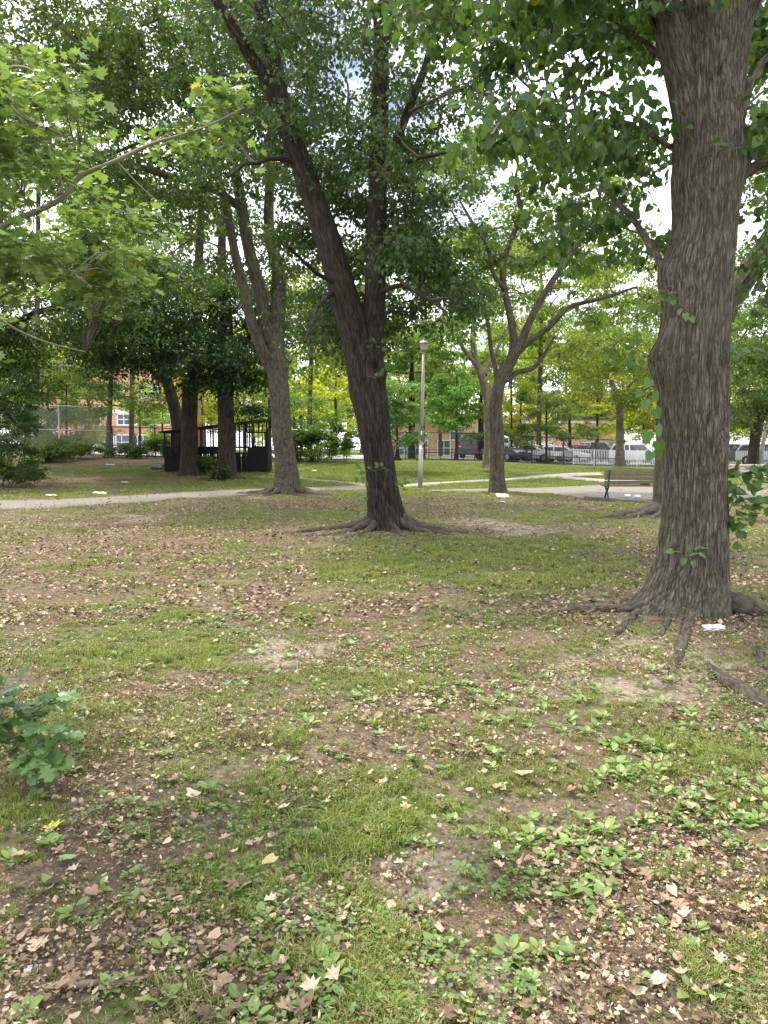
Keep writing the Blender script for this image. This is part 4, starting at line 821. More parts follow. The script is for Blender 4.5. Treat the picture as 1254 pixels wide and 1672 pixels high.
nbl = (blobs_rect(rng, -140, 85, 125, 215, 3.1, 3.8, 9, .15, 7) + blobs_rect(rng, -120, 110, 215, 290, 3.2, 4.0, 6, .15, 5, keep=lambda x, y: x < 110) + blobs_rect(rng, -120, 160, 370, 450, 3.3, 4.3, 14, .15, 7, keep=lambda x, y: x < 150 + (y - 375) * .6) + blobs_rect(rng, 150, 235, 430, 480, 3.9, 4.5, 4, .12, 4)
       + blobs_rect(rng, 20, 170, 300, 380, 3.9, 4.5, 4, .12, 4) + blobs_rect(rng, 180, 250, 350, 380, 4, 4.4, 2, .08, 3) + blobs_rect(rng, 270, 390, 140, 235, 3.8, 4.3, 5, .07, 3, keep=lambda x, y: abs(y - (235 - (x - 270) * .6)) < 40) + blobs_rect(rng, -100, 60, 460, 540, 4.2, 5.4, 6, .14, 5) + blobs_rect(rng, -200, -60, 100, 600, 3.2, 4.5, 8, .3, 6))
crown(tn, nb, nbl, .14, 18, .048, T_MAPLE, LF_NEAR, (.125, .185, .068), 9, droop=.18, tilt=.32, twig_r=.0028, limbs=False)
# oak seedling
bo = G(28, 1272); so = empty('oak_seedling', tuple(bo), label='low oak seedling with lobed blue-green leaves at the left edge of the foreground', cat='plant')
ro = np.random.default_rng(21)
def P2(px, py, Yd): return P(px, py, Yd)
stems = [[bo + np.array([0, 0, -.02]), P(25, 1225, bo[1]), P(20, 1180, bo[1] + .02), P(35, 1135, bo[1] + .05)], [P(25, 1235, bo[1]), P(60, 1215, bo[1] - .1), P(95, 1200, bo[1] - .15)], [P(24, 1215, bo[1]), P(50, 1170, bo[1]), P(90, 1140, bo[1])],
         [P(25, 1240, bo[1]), P(-20, 1190, bo[1]), P(-60, 1160, bo[1])], [P(26, 1245, bo[1]), P(55, 1240, bo[1] - .1), P(80, 1245, bo[1] - .2)], [P(20, 1200, bo[1]), P(-10, 1150, bo[1]), P(-20, 1120, bo[1])]]
lv = []
for s in stems:
    cs_ = smooth_path(s, 12)
    for i in range(3, 12):
        for q in range(4):
            tn_ = cs_[i] - cs_[i - 1]; lv.append((cs_[i] + ro.normal(0, .035, 3), tuple(unit(tn_) * .6 + ro.normal(0, .75, 3) * np.array([1, .8, .3]) - np.array([0, .15, .25])), ro.uniform(.6, 1.2)))
sprout(so, 'stem', stems, lv, .098, T_OAK, LF_OAK, (.06, .13, .05), 5, .004)
#PART3
# ================================================================== GROUND LIFE
def scatter(n, y0, y1, rng, xm=.56, bias=1.0):
    """points over the ground ahead, evenly per depth band"""
    Yv = y0 * (y1 / y0) ** (rng.random(n) ** bias); Xv = rng.uniform(-xm, xm, n) * Yv; return Xv, Yv
def onpath(x, y):
    r = np.zeros(len(x), bool)
    for U, Lw in PATHS:
        o = np.argsort(U[:, 0]); o2 = np.argsort(Lw[:, 0]); yu = np.interp(x, U[o, 0], U[o, 1], -9e9, -9e9); yl = np.interp(x, Lw[o2, 0], Lw[o2, 1], 9e9, 9e9)
        r |= (y < yu - .05) & (y > yl + .05)
    return r
TREES = [(o.location.x, o.location.y, .42) for o in (t1, t2, t3)]
def clear(x, y):
    k = np.ones(len(x), bool)
    for a, b, r_ in TREES: k &= (x - a) ** 2 + (y - b) ** 2 > r_ * r_
    return k
def grassmat():
    m, t, b, o = newmat('grass_blade'); g = N(t, 'ShaderNodeNewGeometry'); tcn = N(t, 'ShaderNodeTexCoord'); oi = N(t, 'ShaderNodeObjectInfo')
    c = ramp(t, [(0, (.055, .10, .018)), (.45, (.105, .17, .030)), (.72, (.17, .22, .05)), (.80, (.27, .25, .11)), (1, (.36, .31, .19))], g.outputs['Random Per Island']).outputs[0]
    c = mixc(t, oi.outputs['Random'], mixc(t, 1., c, (.75, .8, .75), 'MULTIPLY'), mixc(t, 1., c, (1.2, 1.15, 1.1), 'MULTIPLY'))
    t.links.new(c, b.inputs['Base Color']); b.inputs['Roughness'].default_value = .6; b.inputs['Specular IOR Level'].default_value = .25
    tr = N(t, 'ShaderNodeBsdfTranslucent'); t.links.new(mixc(t, 1., c, (1.3, 1.4, .7), 'MULTIPLY'), tr.inputs[0]); ms = N(t, 'ShaderNodeMixShader'); ms.inputs[0].default_value = .35
    t.links.new(b.outputs[0], ms.inputs[1]); t.links.new(tr.outputs[0], ms.inputs[2]); t.links.new(ms.outputs[0], o.inputs[0]); return m
GRASS = grassmat(); LAWN = grassmat(); LAWN.name = 'lawn_blade'
for e_, c_ in zip([n for n in LAWN.node_tree.nodes if n.type == 'VALTORGB'][0].color_ramp.elements, [(.070, .115, .022), (.12, .18, .032), (.175, .23, .045), (.23, .26, .07), (.31, .30, .14)]): e_.color = (*c_, 1)
def tuft(rng, nb, h, w_, spread):
    V, T = [], []
    for i in range(nb):
        a = rng.uniform(0, 6.28); d = rng.uniform(0, spread); x, y = math.cos(a) * d, math.sin(a) * d; la = rng.uniform(0, 6.28); ln = rng.uniform(.2, 1.1); hh = h * rng.uniform(.4, 1.2)
        dx, dy = math.cos(la), math.sin(la); px_, py_ = -dy * w_, dx * w_; k = len(V)
        V += [(x - px_, y - py_, -.005), (x + px_, y + py_, -.005), (x + dx * ln * hh * .35 + px_ * .8, y + dy * ln * hh * .35 + py_ * .8, hh * .6), (x + dx * ln * hh * .35 - px_ * .8, y + dy * ln * hh * .35 - py_ * .8, hh * .6), (x + dx * ln * hh, y + dy * ln * hh, hh * (1 - .35 * ln))]
        T += [(k, k + 1, k + 2), (k, k + 2, k + 3), (k + 3, k + 2, k + 4)]
    return np.array(V), np.array(T)
def gn_scatter(name, templates, X_, Y_, Z_, rot, scl, index, label):
    """one object of countless small pieces: a point per piece, instances on points"""
    col = bpy.data.collections.new(name + '_kinds')
    for i, (V, T, mat) in enumerate(templates):
        o = mesh_np('%s_kind_%02d' % (name, i), V, T, mat, link=False); col.objects.link(o)
    me = bpy.data.meshes.new(name); me.vertices.add(len(X_)); me.vertices.foreach_set('co', np.stack([X_, Y_, Z_], -1).astype(np.float32).ravel())
    a = me.attributes.new('rot', 'FLOAT_VECTOR', 'POINT'); a.data.foreach_set('vector', rot.astype(np.float32).ravel())
    a = me.attributes.new('scl', 'FLOAT', 'POINT'); a.data.foreach_set('value', scl.astype(np.float32)); a = me.attributes.new('kind', 'INT', 'POINT'); a.data.foreach_set('value', index.astype(np.int32))
    o = bpy.data.objects.new(name, me); C.objects.link(o); md = o.modifiers.new('scatter', 'NODES'); ng = bpy.data.node_groups.new(name, 'GeometryNodeTree'); md.node_group = ng
    ng.interface.new_socket('Geometry', in_out='INPUT', socket_type='NodeSocketGeometry'); ng.interface.new_socket('Geometry', in_out='OUTPUT', socket_type='NodeSocketGeometry')
    gi = ng.nodes.new('NodeGroupInput'); go = ng.nodes.new('NodeGroupOutput'); ci = ng.nodes.new('GeometryNodeCollectionInfo'); ci.inputs['Collection'].default_value = col; ci.inputs['Separate Children'].default_value = True; ci.inputs['Reset Children'].default_value = True
    ip = ng.nodes.new('GeometryNodeInstanceOnPoints'); ip.inputs['Pick Instance'].default_value = True
    def na(nm, ty): n = ng.nodes.new('GeometryNodeInputNamedAttribute'); n.data_type = ty; n.inputs['Name'].default_value = nm; return n.outputs['Attribute']
    l = ng.links.new; l(gi.outputs[0], ip.inputs['Points']); l(ci.outputs[0], ip.inputs['Instance']); l(na('kind', 'INT'), ip.inputs['Instance Index']); l(na('rot', 'FLOAT_VECTOR'), ip.inputs['Rotation']); l(na('scl', 'FLOAT'), ip.inputs['Scale']); l(ip.outputs[0], go.inputs[0])
    return tag(o, label, kind='stuff')
rg = np.random.default_rng(9)
bright = [(*tuft(rg, 18, .055, .0020, .04), LAWN) for _ in range(4)]
tmp = [(*tuft(rg, 16, .042, .0017, .035), GRASS) for _ in range(5)] + [(*tuft(rg, 18, .045, .0032, .07), GRASS) for _ in range(4)] + [(*tuft(rg, 20, .060, .007, .18), LAWN) for _ in range(4)] + bright
px_, py_, pi_, ps_ = [], [], [], []
for (n, a, b, lo, hi, s0, s1) in [(60000, 1.6, 9, 0, 5, .5, 1.15), (60000, 8.5, 26, 5, 9, .6, 1.15), (46000, 24, 49.5, 9, 13, .6, 1.1)]:
    x, y = scatter(n, a, b, rg, bias=.8); g, l, bb = cover(x, y); fine = fbm(x * 4, y * 4, o=3, s=88) if a < 20 else fbm(x * 1.5, y * 1.5, o=3, s=88)
    k = (rg.random(n) < np.clip(g * .9 + (fine - .5) * 3.6 - .08 * (a < 20), 0.05, 1)) & ~onpath(x, y) & clear(x, y); x, y = x[k], y[k]; m = len(x)
    px_.append(x); py_.append(y); ii_ = rg.integers(lo, hi, m); bb_ = (rg.random(m) < np.clip(bl(GRASS_B, x, y) * 1.3 + (vn(x * 1.3, y * 1.3, s=5) - .62) * 2, 0, .9)) & (y < 22); ii_[bb_] = rg.integers(13, 17, bb_.sum()); pi_.append(ii_); ps_.append(rg.uniform(s0, s1, m) * (.7 + .6 * np.clip(g[k], 0, 1)))
x = np.concatenate(px_); y = np.concatenate(py_); n = len(x); rot = np.stack([rg.normal(0, .1, n), rg.normal(0, .1, n), rg.uniform(0, 6.28, n)], -1)
gn_scatter('grass', tmp, x, y, terr(x, y), rot, np.concatenate(ps_), np.concatenate(pi_), 'thin short grass, green and straw coloured, over the whole lawn')
print('grass tufts', n)
# fallen leaves
def deadmat():
    m, t, b, o = newmat('dead_leaf'); g = N(t, 'ShaderNodeNewGeometry'); oi = N(t, 'ShaderNodeObjectInfo'); tcn = N(t, 'ShaderNodeTexCoord')
    v = math_(t, 'FRACT', math_(t, 'ADD', g.outputs['Random Per Island'], oi.outputs['Random']))
    c = ramp(t, [(0, (.05, .034, .022)), (.3, (.115, .077, .050)), (.55, (.205, .142, .095)), (.8, (.31, .225, .155)), (.94, (.42, .33, .245)), (1, (.24, .22, .09))], v).outputs[0]
    n = noise(t, 25, 4, .6, tcn.outputs['Object']); c = mixc(t, n.outputs[0], mixc(t, 1., c, (.7, .68, .65), 'MULTIPLY'), mixc(t, 1., c, (1.25, 1.25, 1.25), 'MULTIPLY'))
    c = mixc(t, g.outputs['Backfacing'], c, mixc(t, 1., c, (1.2, 1.2, 1.2), 'MULTIPLY'))
    t.links.new(c, b.inputs['Base Color']); b.inputs['Roughness'].default_value = .75; b.inputs['Specular IOR Level'].default_value = .25; return m
DEAD = deadmat()
def dead_tmpl(outline, seed):
    V, T = leaf_template(outline, .15, .3); r_ = np.random.default_rng(seed); V = V.copy(); V[:, :2] *= 1 + r_.normal(0, .12, (len(V), 1)); V[:, 1] -= .5
    V[:, 2] += r_.normal(0, .06, len(V)) + .5 * r_.uniform(-.3, .9) * V[:, 0] ** 2 + r_.uniform(-.2, 1.0) * V[:, 1] ** 2; V[:, 2] -= V[:, 2].min() + .02; return V, T
DT = [dead_tmpl(o_, i) for i, o_ in enumerate([[(.30, -.10), (.47, .12), (.44, .42), (.24, .74)], [(.22, .2), (.30, .5), (.18, .82)], [(.20, -.04), (.50, .02), (.30, .22), (.62, .52), (.33, .52), (.38, .86), (.13, .72)], [(.30, -.05), (.42, .2), (.36, .5), (.2, .8)], [(.16, .1), (.24, .5), (.12, .9)], [(.3, .1), (.4, .45), (.22, .7)], [(.08, .08), (.17, .20), (.10, .28), (.30, .38), (.14, .46), (.38, .62), (.18, .70), (.24, .88), (.08, .92)], [(.35, .0), (.5, .3), (.3, .6), (.12, .62)], [(.12, .3), (.16, .6)]])]
def lay(tm, x, y, size, rng, lift=.0, curl=.25):
    n = len(x); z = terr(x, y) + .004 + rng.random(n) * .022; a = rng.uniform(0, 6.28, n); d = np.stack([np.cos(a), np.sin(a), rng.normal(0, curl * .8, n)], -1); nr = np.stack([rng.normal(0, curl, n), rng.normal(0, curl, n), np.ones(n)], -1)
    return place(tm, np.stack([x, y, z + np.abs(d[:, 2]) * size * .45], -1), d, nr, size)
Vs, Ts = [], []; off = 0
rl_ = np.random.default_rng(12)
for (n, a, b, s0, s1, tms) in [(72000, 1.8, 7, .009, .031, [DT[0], DT[1], DT[4], DT[1], DT[7], DT[2], DT[8], DT[6]]), (60000, 1.8, 9, .006, .020, [(T_2[0] - [0, .5, 0], T_2[1])]), (56000, 6.5, 24, .024, .072, [(T_4[0] - [0, .5, 0], T_4[1])]), (50000, 9, 28, .018, .045, [(T_2[0] - [0, .5, 0], T_2[1])]), (22000, 19, 49, .04, .085, [(T_2[0] - [0, .5, 0], T_2[1])])]:
    x, y = scatter(n, a, b, rl_, bias=.85); g, l, bb = cover(x, y); cl_ = fbm(x * 2.6, y * 2.6, o=3, s=99)
    nf_ = np.clip((y / 5.5) ** 1.2, .2, 1) if a < 5 and len(tms) > 1 else 1.0
    k = (rl_.random(n) < nf_ * np.clip(.34 + l * .42 + (cl_ - .5) * 2.5 - g * .15, .10, 1)) & (~onpath(x, y) | (rl_.random(n) < (.12 if a < 15 else .45))) & clear(x, y); x, y = x[k], y[k]; wh = rl_.integers(0, len(tms), len(x)); sz = s0 + (s1 - s0) * rl_.random(len(x)) ** 1.8
    for i, tm in enumerate(tms):
        q = wh == i; W, T = lay(tm, x[q], y[q], sz[q], rl_, curl=.38); Vs.append(W); Ts.append(T + off); off += len(W)
lt = mesh_np('leaf_litter', np.concatenate(Vs), np.concatenate(Ts), DEAD, ground); tag(lt, kind='stuff')
print('litter tris', sum(len(t) for t in Ts))
mesL = []
for i, (V, T) in enumerate(DT):
    me = bpy.data.meshes.new('fallen_leaf'); me.from_pydata(V.tolist(), [], T.tolist()); me.materials.append(DEAD); mesL.append(me)
x, y = scatter(1400, 1.95, 5.2, rl_, .5); g, l, bb = cover(x, y); k = np.where((rl_.random(len(x)) < .12 + .5 * l) & clear(x, y))[0][:285]
for q in k:
    a = rl_.uniform(0, 6.28); link_mesh('fallen_leaf', mesL[(0, 1, 2, 4, 6, 0, 2)[rl_.integers(0, 7)]], ground, (x[q], y[q], float(terr(x[q], y[q])) + .022), (rl_.normal(0, .25), rl_.normal(0, .25), a), rl_.uniform(.030, .058))
# low ground cover: clover-like leaves (countless) and broadleaf weeds
WEED = leafmat('weed_leaf', (.115, .195, .058), .3, .25, 0, .4, .4, hue2=(1.25, 1.12, .85))
def rosette(seed, n, ln, tm=T_OVAL):
    r_ = np.random.default_rng(seed); Vs, Ts, o = [], [], 0
    a = np.arange(n) * 2.4 + r_.normal(0, .3, n); up = r_.uniform(.15, .9, n); d = np.stack([np.cos(a), np.sin(a), up], -1); pos = d * .012 + np.array([0, 0, .004]); nr = np.stack([-np.cos(a) * .5, -np.sin(a) * .5, np.ones(n)], -1)
    W, T = place((tm[0] * np.array([1.1, 1, 1]), tm[1]), pos, d, nr, ln * r_.uniform(.55, 1.1, n)); return W, T
ros = [rosette(600 + i, [5, 6, 8, 4, 7, 6, 9][i], [.036, .043, .047, .030, .040, .026, .022][i], T_HEART if i > 4 else T_OVAL) for i in range(7)]
wm = []
for V, T in ros:
    me = bpy.data.meshes.new('weed_plant'); me.from_pydata(V.tolist(), [], T.tolist()); me.materials.append(WEED); wm.append(me)
rw = np.random.default_rng(31)
def wmask(x, y):
    m = np.full(len(x), .06)
    for (a, b, c_, d, e) in [cblob(1130, 1290, 150, 60, 1.2), cblob(950, 1390, 130, 50, .8), cblob(1000, 1170, 250, 60, .35), cblob(760, 1180, 150, 60, .3), cblob(1190, 1600, 80, 80, .6), cblob(450, 1540, 120, 80, .35), cblob(750, 1390, 120, 60, .35), cblob(1230, 1330, 60, 60, .8), cblob(620, 1080, 200, 50, .3), cblob(380, 1020, 60, 20, .7), cblob(950, 1480, 120, 50, .4)]:
        m = m + e * np.exp(-(((x - a) / c_) ** 2 + ((y - b) / d) ** 2))
    return m * (.4 + 1.2 * vn(x * 3, y * 3, s=12))
x, y = scatter(9000, 1.95, 9, rw, .52, 1.); k = (rw.random(len(x)) < wmask(x, y) * .42) & clear(x, y); x, y = x[k], y[k]; o = np.argsort(y); x, y = x[o], y[o]
print('weeds', len(x)); NW = 240
WL = 'low weed rosette with a few pale green oval leaves growing in the worn foreground lawn'
pick = np.zeros(len(x), bool); pick[:NW] = True
for q in np.where(pick)[0]:
    link_mesh('weed_plant', wm[q % 7], None, (x[q], y[q], float(terr(x[q], y[q]))), (rw.normal(0, .12), rw.normal(0, .12), rw.uniform(0, 6.28)), rw.uniform(.55, 1.3), label=WL, cat='weed', group='broadleaf weeds in the foreground lawn')
Vs, Ts, off = [], [], 0
for q in np.where(~pick)[0]:
    V, T = ros[q % 7]; a = rw.uniform(0, 6.28); s = rw.uniform(.7, 1.4); c_, s_ = math.cos(a), math.sin(a); W = np.stack([(V[:, 0] * c_ - V[:, 1] * s_) * s + x[q], (V[:, 0] * s_ + V[:, 1] * c_) * s + y[q], V[:, 2] * s + terr(x[q], y[q])], -1); Vs.append(W); Ts.append(T + off); off += len(V)
# clover: three round leaflets flat over the soil
nc_ = 9000; cx_, cy_ = scatter(nc_, 1.9, 8.5, rw, .52, .9); m_ = vn(cx_ * 1.6, cy_ * 1.6, s=63) * .6 + vn(cx_ * 5, cy_ * 5, s=64) * .4; k = (m_ > .56) & clear(cx_, cy_); cx_, cy_ = cx_[k], cy_[k]
for tq in range(3):
    a = rw.uniform(0, 6.28, len(cx_)); d = np.stack([np.cos(a), np.sin(a), rw.uniform(0, .4, len(a))], -1); W, T = place(T_2, np.stack([cx_, cy_, terr(cx_, cy_) + rw.uniform(.008, .03, len(a))], -1), d, np.array([0, 0, 1.]) + rw.normal(0, .2, (len(a), 3)), rw.uniform(.012, .026, len(a))); Vs.append(W); Ts.append(T + off); off += len(W)
tag(mesh_np('ground_cover', np.concatenate(Vs), np.concatenate(Ts), WEED), 'small clover-like leaves and seedlings carpeting the soil', kind='stuff')
# sticks
STK = simple('dry_stick', (.13, .10, .075), .85, var=.35, sc=30)
def stick(p, ln, a, r_, seed):
    r0 = np.random.default_rng(seed); pts = [(math.cos(a) * ln * (t - .5) + r0.normal(0, ln * .03), math.sin(a) * ln * (t - .5) + r0.normal(0, ln * .03), r_ * .8 + abs(r0.normal(0, r_ * .6))) for t in np.linspace(0, 1, 5)]
    pts = [(q[0] + p[0], q[1] + p[1], q[2] + float(terr(q[0] + p[0], q[1] + p[1]))) for q in pts]
    V, q, b = join([tube(*limb(pts, r_, r_ * .5, 12), 7)]); e = bpy.data.objects.new('fallen_stick', None)
    o = mesh_np('fallen_stick', V - np.array(p), q, STK, smooth=True); o.location = p; return o
for i, (px, py, ln, a, r_) in enumerate([(170, 1350, .15, 2.2, .008), (180, 1612, .22, .2, .012), (210, 1530, .18, 1.9, .007), (20, 1560, .2, 2.0, .005), (1050, 1360, .28, .1, .006), (1055, 1470, .18, 2.2, .006), (380, 1545, .3, .25, .005), (300, 1275, .2, .2, .006), (700, 1055, .3, .1, .008), (1010, 1395, .3, .3, .004),
       (650, 850, .5, .2, .012), (730, 878, .7, 2.9, .016), (560, 1280, .2, .4, .005), (860, 1600, .2, 2.3, .006), (940, 1640, .25, 1.9, .005), (640, 1500, .2, 1.0, .005)]):
    o = stick(tuple(G(px, py)), ln, a, r_, i); tag(o, 'short dry brown stick lying among the fallen leaves', 'stick', 'dry sticks on the lawn')
# dark clump of dug-up roots
bc = G(400, 1212); r0 = np.random.default_rng(5); parts = []
for i in range(90):
    a = r0.uniform(0, 6.28); s = r0.uniform(.02, .12); p0 = np.array([r0.normal(0, .05), r0.normal(0, .035), abs(r0.normal(.02, .015))]); p1 = p0 + np.array([math.cos(a) * s, math.sin(a) * s * .7, r0.uniform(-.02, .03)]); pm = (p0 + p1) / 2 + r0.normal(0, .015, 3); pts = np.array([p0, pm, p1]); pts[:, 2] = np.maximum(pts[:, 2], .002); parts.append(tube(*limb(pts + bc, .0022, .001, 6), 4))
V, q, b = join(parts); o = mesh_np('root_clump', V - bc, q, simple('dug_roots', (.085, .05, .035), .9, var=.3), smooth=True); o.location = tuple(bc); tag(o, 'dark brown tangle of dry rootlets lying on the lawn in the left foreground', 'root clump')
# yellow leaf, green leaf, light stones
def one(name, me, px, py, sc, label, cat, col=None, rot=(0, 0, 1)): 
    o = link_mesh(name, me, None, tuple(G(px, py) + np.array([0, 0, .012])), rot, sc, label=label, cat=cat)
    return o
def leafmesh(nm, tm, col): me = bpy.data.meshes.new(nm); me.from_pydata((tm[0]).tolist(), [], tm[1].tolist()); me.materials.append(simple(nm + '_colour', col, .6)); return me
one('fallen_maple_leaf', leafmesh('yellow_leaf', DT[2], (.62, .47, .05)), 83, 1357, .07, 'bright yellow lobed leaf lying alone near the left edge', 'leaf')
one('fallen_linden_leaf', leafmesh('green_leaf', DT[0], (.17, .25, .09)), 107, 1412, .07, 'single dull green fallen leaf on bare soil in the lower left', 'leaf')
one('fallen_linden_leaf', leafmesh('tan_leaf', DT[0], (.34, .22, .13)), 852, 1272, .085, 'large pale tan leaf lying flat on the soil in the right foreground', 'leaf')
one('fallen_leaf_piece', leafmesh('buff_leaf', DT[0], (.36, .26, .18)), 1036, 1630, .055, 'buff curled leaf at the bottom right corner of the lawn', 'leaf')
def stone(px, py, s, col, label, seed):
    bm = bmesh.new(); bmesh.ops.create_icosphere(bm, subdivisions=2, radius=.5); r_ = random.Random(seed)
    for v in bm.verts: v.co *= 1 + r_.uniform(-.13, .13); v.co.z *= .6
    me = bpy.data.meshes.new('stone'); bm.to_mesh(me); bm.free(); me.materials.append(simple('stone_%d' % seed, col, .9, bump=.4)); o = link_mesh('stone', me, None, tuple(G(px, py) + np.array([0, 0, s * .12])), (0, 0, seed), s, label=label, cat='stone')
stone(535, 1542, .05, (.42, .38, .32), 'pale round stone in the lower middle of the lawn', 1); stone(228, 1164, .045, (.6, .57, .5), 'small whitish stone in the grass above the oak seedling', 2); stone(50, 1586, .04, (.5, .49, .47), 'grey pebble on bare dirt in the bottom left corner', 3)
# ================================================================== THINGS
PAPER = simple('white_paper', (.62, .62, .60), .7, var=.06); PLASTIC = simple('white_plastic', (.45, .46, .47), .3, var=.15, sc=4)
def crumple(name, px, py, dims, amp, seed, mat, label, cat, lift=.0, sub=3, rz=0.):
    bm = bmesh.new(); bmesh.ops.create_icosphere(bm, subdivisions=sub, radius=.5); r_ = random.Random(seed); off = [r_.uniform(0, 50) for _ in range(3)]
    co = np.array([v.co[:] for v in bm.verts]); n_ = vn(co[:, 0] * 5 + off[0], co[:, 1] * 5, co[:, 2] * 5, s=seed); n2 = vn(co[:, 0] * 13 + off[1], co[:, 1] * 13, co[:, 2] * 13, s=seed)
    for v, a, b in zip(bm.verts, n_, n2): v.co *= 1 + (abs(a - .5) * 2 - .3) * amp + (b - .5) * amp * .5
    me = bpy.data.meshes.new(name); bm.to_mesh(me); bm.free(); me.materials.append(mat)
    p = G(px, py); return link_mesh(name, me, None, (p[0], p[1], p[2] + dims[2] * .3 + lift), (0, 0, rz), dims, label=label, cat=cat)
crumple('plastic_bag', 1166, 1030, (.19, .12, .07), .55, 3, PLASTIC, 'crumpled white plastic bag at the foot of the big near linden', 'plastic bag', sub=4)
def card(name, px, py, w_, d_, label, cat, rz, tilt=.1, mat=PAPER, th=.012):
    me = MB().box((0, 0, 0), (w_, d_, th), bev=.003).box((w_ * .3, 0, th * 1.2), (w_ * .35, d_ * .9, th * .7), Matrix.Rotation(.2, 4, 'Y')).mesh(name, mat); p = G(px, py); return link_mesh(name, me, None, (p[0], p[1], p[2] + .05), (tilt, .08, rz), 1, label=label, cat=cat)
card('box_lid', 821, 812, .42, .30, 'flattened white box lid leaning at the foot of the spreading tree', 'box lid', .15, .35)
card('paper_scrap', 821, 822, .15, .1, 'small white paper scrap just in front of the box lid', 'litter', .5, .1)
card('paper_scrap', 84, 811, .35, .12, 'white paper scrap on the far edge of the gravel path, farther left', 'litter', .1, .1)
card('paper_scrap', 163, 807, .45, .18, 'white paper scrap on the leaf-strewn strip beyond the path, farther right', 'litter', -.1, .2)
card('paper_scrap', 204, 789, .3, .15, 'pale paper scrap in the grass in front of the black enclosure, left of its trees', 'litter', .3, .1)
card('paper_scrap', 514, 770, .22, .15, 'tiny white paper scrap on the far lawn between the two largest middle trunks', 'litter', .3, .3)
card('paper_scrap', 180, 760, .45, .15, 'pale blue wrapper on the dark bank below the tall grey fence', 'litter', .3, .2, simple('blue_wrapper', (.35, .55, .75), .5))
card('cardboard_piece', 262, 766, .9, .4, 'flat dark cardboard piece at the left end of the black enclosure', 'cardboard', .1, .15, simple('dark_card', (.05, .048, .045), .8), .12)
# ---- bench
BGRN = simple('bench_green_iron', (.022, .055, .055), .45, var=.2); BWOOD = simple('bench_wood', (.115, .09, .055), .65, var=.3, sc=14, bump=.3)
def slat_mesh(L_, w_, t_, mat): return MB().box((0, 0, 0), (L_, w_, t_), bev=.006).mesh('slat', mat)
def bench(loc, rz, L_, label, wood, iron=BGRN):
    b = empty('park_bench', loc, rz, label=label, cat='bench')
    sm = slat_mesh(L_, .086, .04, wood)
    ends = [-L_ / 2 + .13, L_ / 2 - .13] + ([0] if L_ > 2.2 else [])
    for i, (y, z) in enumerate([(-.02, .42), (.10, .43), (.22, .435), (.34, .43)]): link_mesh('seat_slat', sm, b, (0, y, z))
    for i in range(4):
        z = .53 + i * .112; link_mesh('back_slat', sm, b, (0, -.085 - i * .028, z), (R(75), 0, 0))
    for x in ends:
        m = MB()
        def bar(p, q, w_=.05, h=.035): 
            p = Vector(p); q = Vector(q); d = q - p; m.box((p + q) / 2, (w_, h, d.length + .02), d.to_track_quat('Z', 'Y').to_matrix().to_4x4(), .006)
        bar((x, -.055, .40), (x, -.20, .90)); bar((x, -.08, .40), (x, .40, .40)); bar((x, .06, .26), (x, -.16, .01)); bar((x, .06, .26), (x, -.10, .41)); bar((x, .10, .26), (x, .34, .01)); bar((x, .10, .26), (x, .30, .40)); bar((x, .03, .26), (x, .15, .26)); bar((x, -.20, .01), (x, -.10, .01), .07, .03); bar((x, .29, .01), (x, .39, .01), .07, .03)
        m.build('end_frame', iron, b)
    return b
pb = G(1030, 812); pb2 = P(1078, 815, 22.6)
bench((P(1036, 800, 23.0)[0] + .10, 23.0, float(terr(1.7 * 4, 23.0)) + .045), R(-2), 2.05, 'dark slatted bench with green iron ends seen from behind on the gravel', BWOOD)
WOODP = simple('bench_wood_pale', (.42, .37, .30), .6, var=.2, sc=14, bump=.2)
p2_ = P(1210, 790, 30.5); bench((p2_[0] + .25, 30.5, float(terr(p2_[0], 30.5)) + .035), R(172), 1.9, 'pale wooden bench facing us, seen to the right of the big near linden', WOODP, simple('grey_green_iron', (.20, .26, .25), .5))
KERB = simple('timber_edging', (.12, .10, .08), .8, var=.3, sc=10, bump=.4)
k0 = G(955, 815); k1 = G(1072, 823); kb = MB(); d = Vector(k1) - Vector(k0); kb.box((0, 0, 0), (d.length, .12, .10), bev=.01); ke = kb.build('timber_edging', KERB, label='low timber edging along the front of the gravel under the bench', cat='edging')
ke.location = (Vector(k0) + Vector(k1)) / 2 + Vector((0, 0, .03)); ke.rotation_euler = (0, 0, math.atan2(d.y, d.x))
def can(px, py, col, label, nm='drink_can'):
    m = MB(); m.cyl((-.06, 0, .033), (.06, 0, .033), .033, n=14).cyl((.06, 0, .033), (.068, 0, .033), .033, .026, n=14).cyl((-.068, 0, .033), (-.06, 0, .033), .026, .033, n=14)
    o = m.build(nm, simple(nm + label[:5], col, .35, .2)); p = G(px, py); o.location = (p[0], p[1], p[2] + .05); o.rotation_euler = (0, 0, .4); o.scale = (1.5, 1.5, 1.5); tag(o, label, 'can')
can(1024, 815, (.6, .65, .8), 'crushed pale drink can under the bench, the left one'); can(1040, 816, (.75, .75, .8), 'white and blue drink can under the bench, the right one')
bw = MB().box((0, 0, .025), (.28, .16, .05), bev=.012).box((.06, 0, .055), (.12, .14, .03), Matrix.Rotation(.25, 4, 'Y'), .006).build('paper_bag', simple('brown_paper', (.50, .27, .13), .7)); p = P(1053, 793, 23.1); bw.location = (p[0], 23.12, float(terr(7.6, 23)) + .045 + .45); tag(bw, 'flat brown paper bag lying on the seat of the dark bench', 'paper bag')
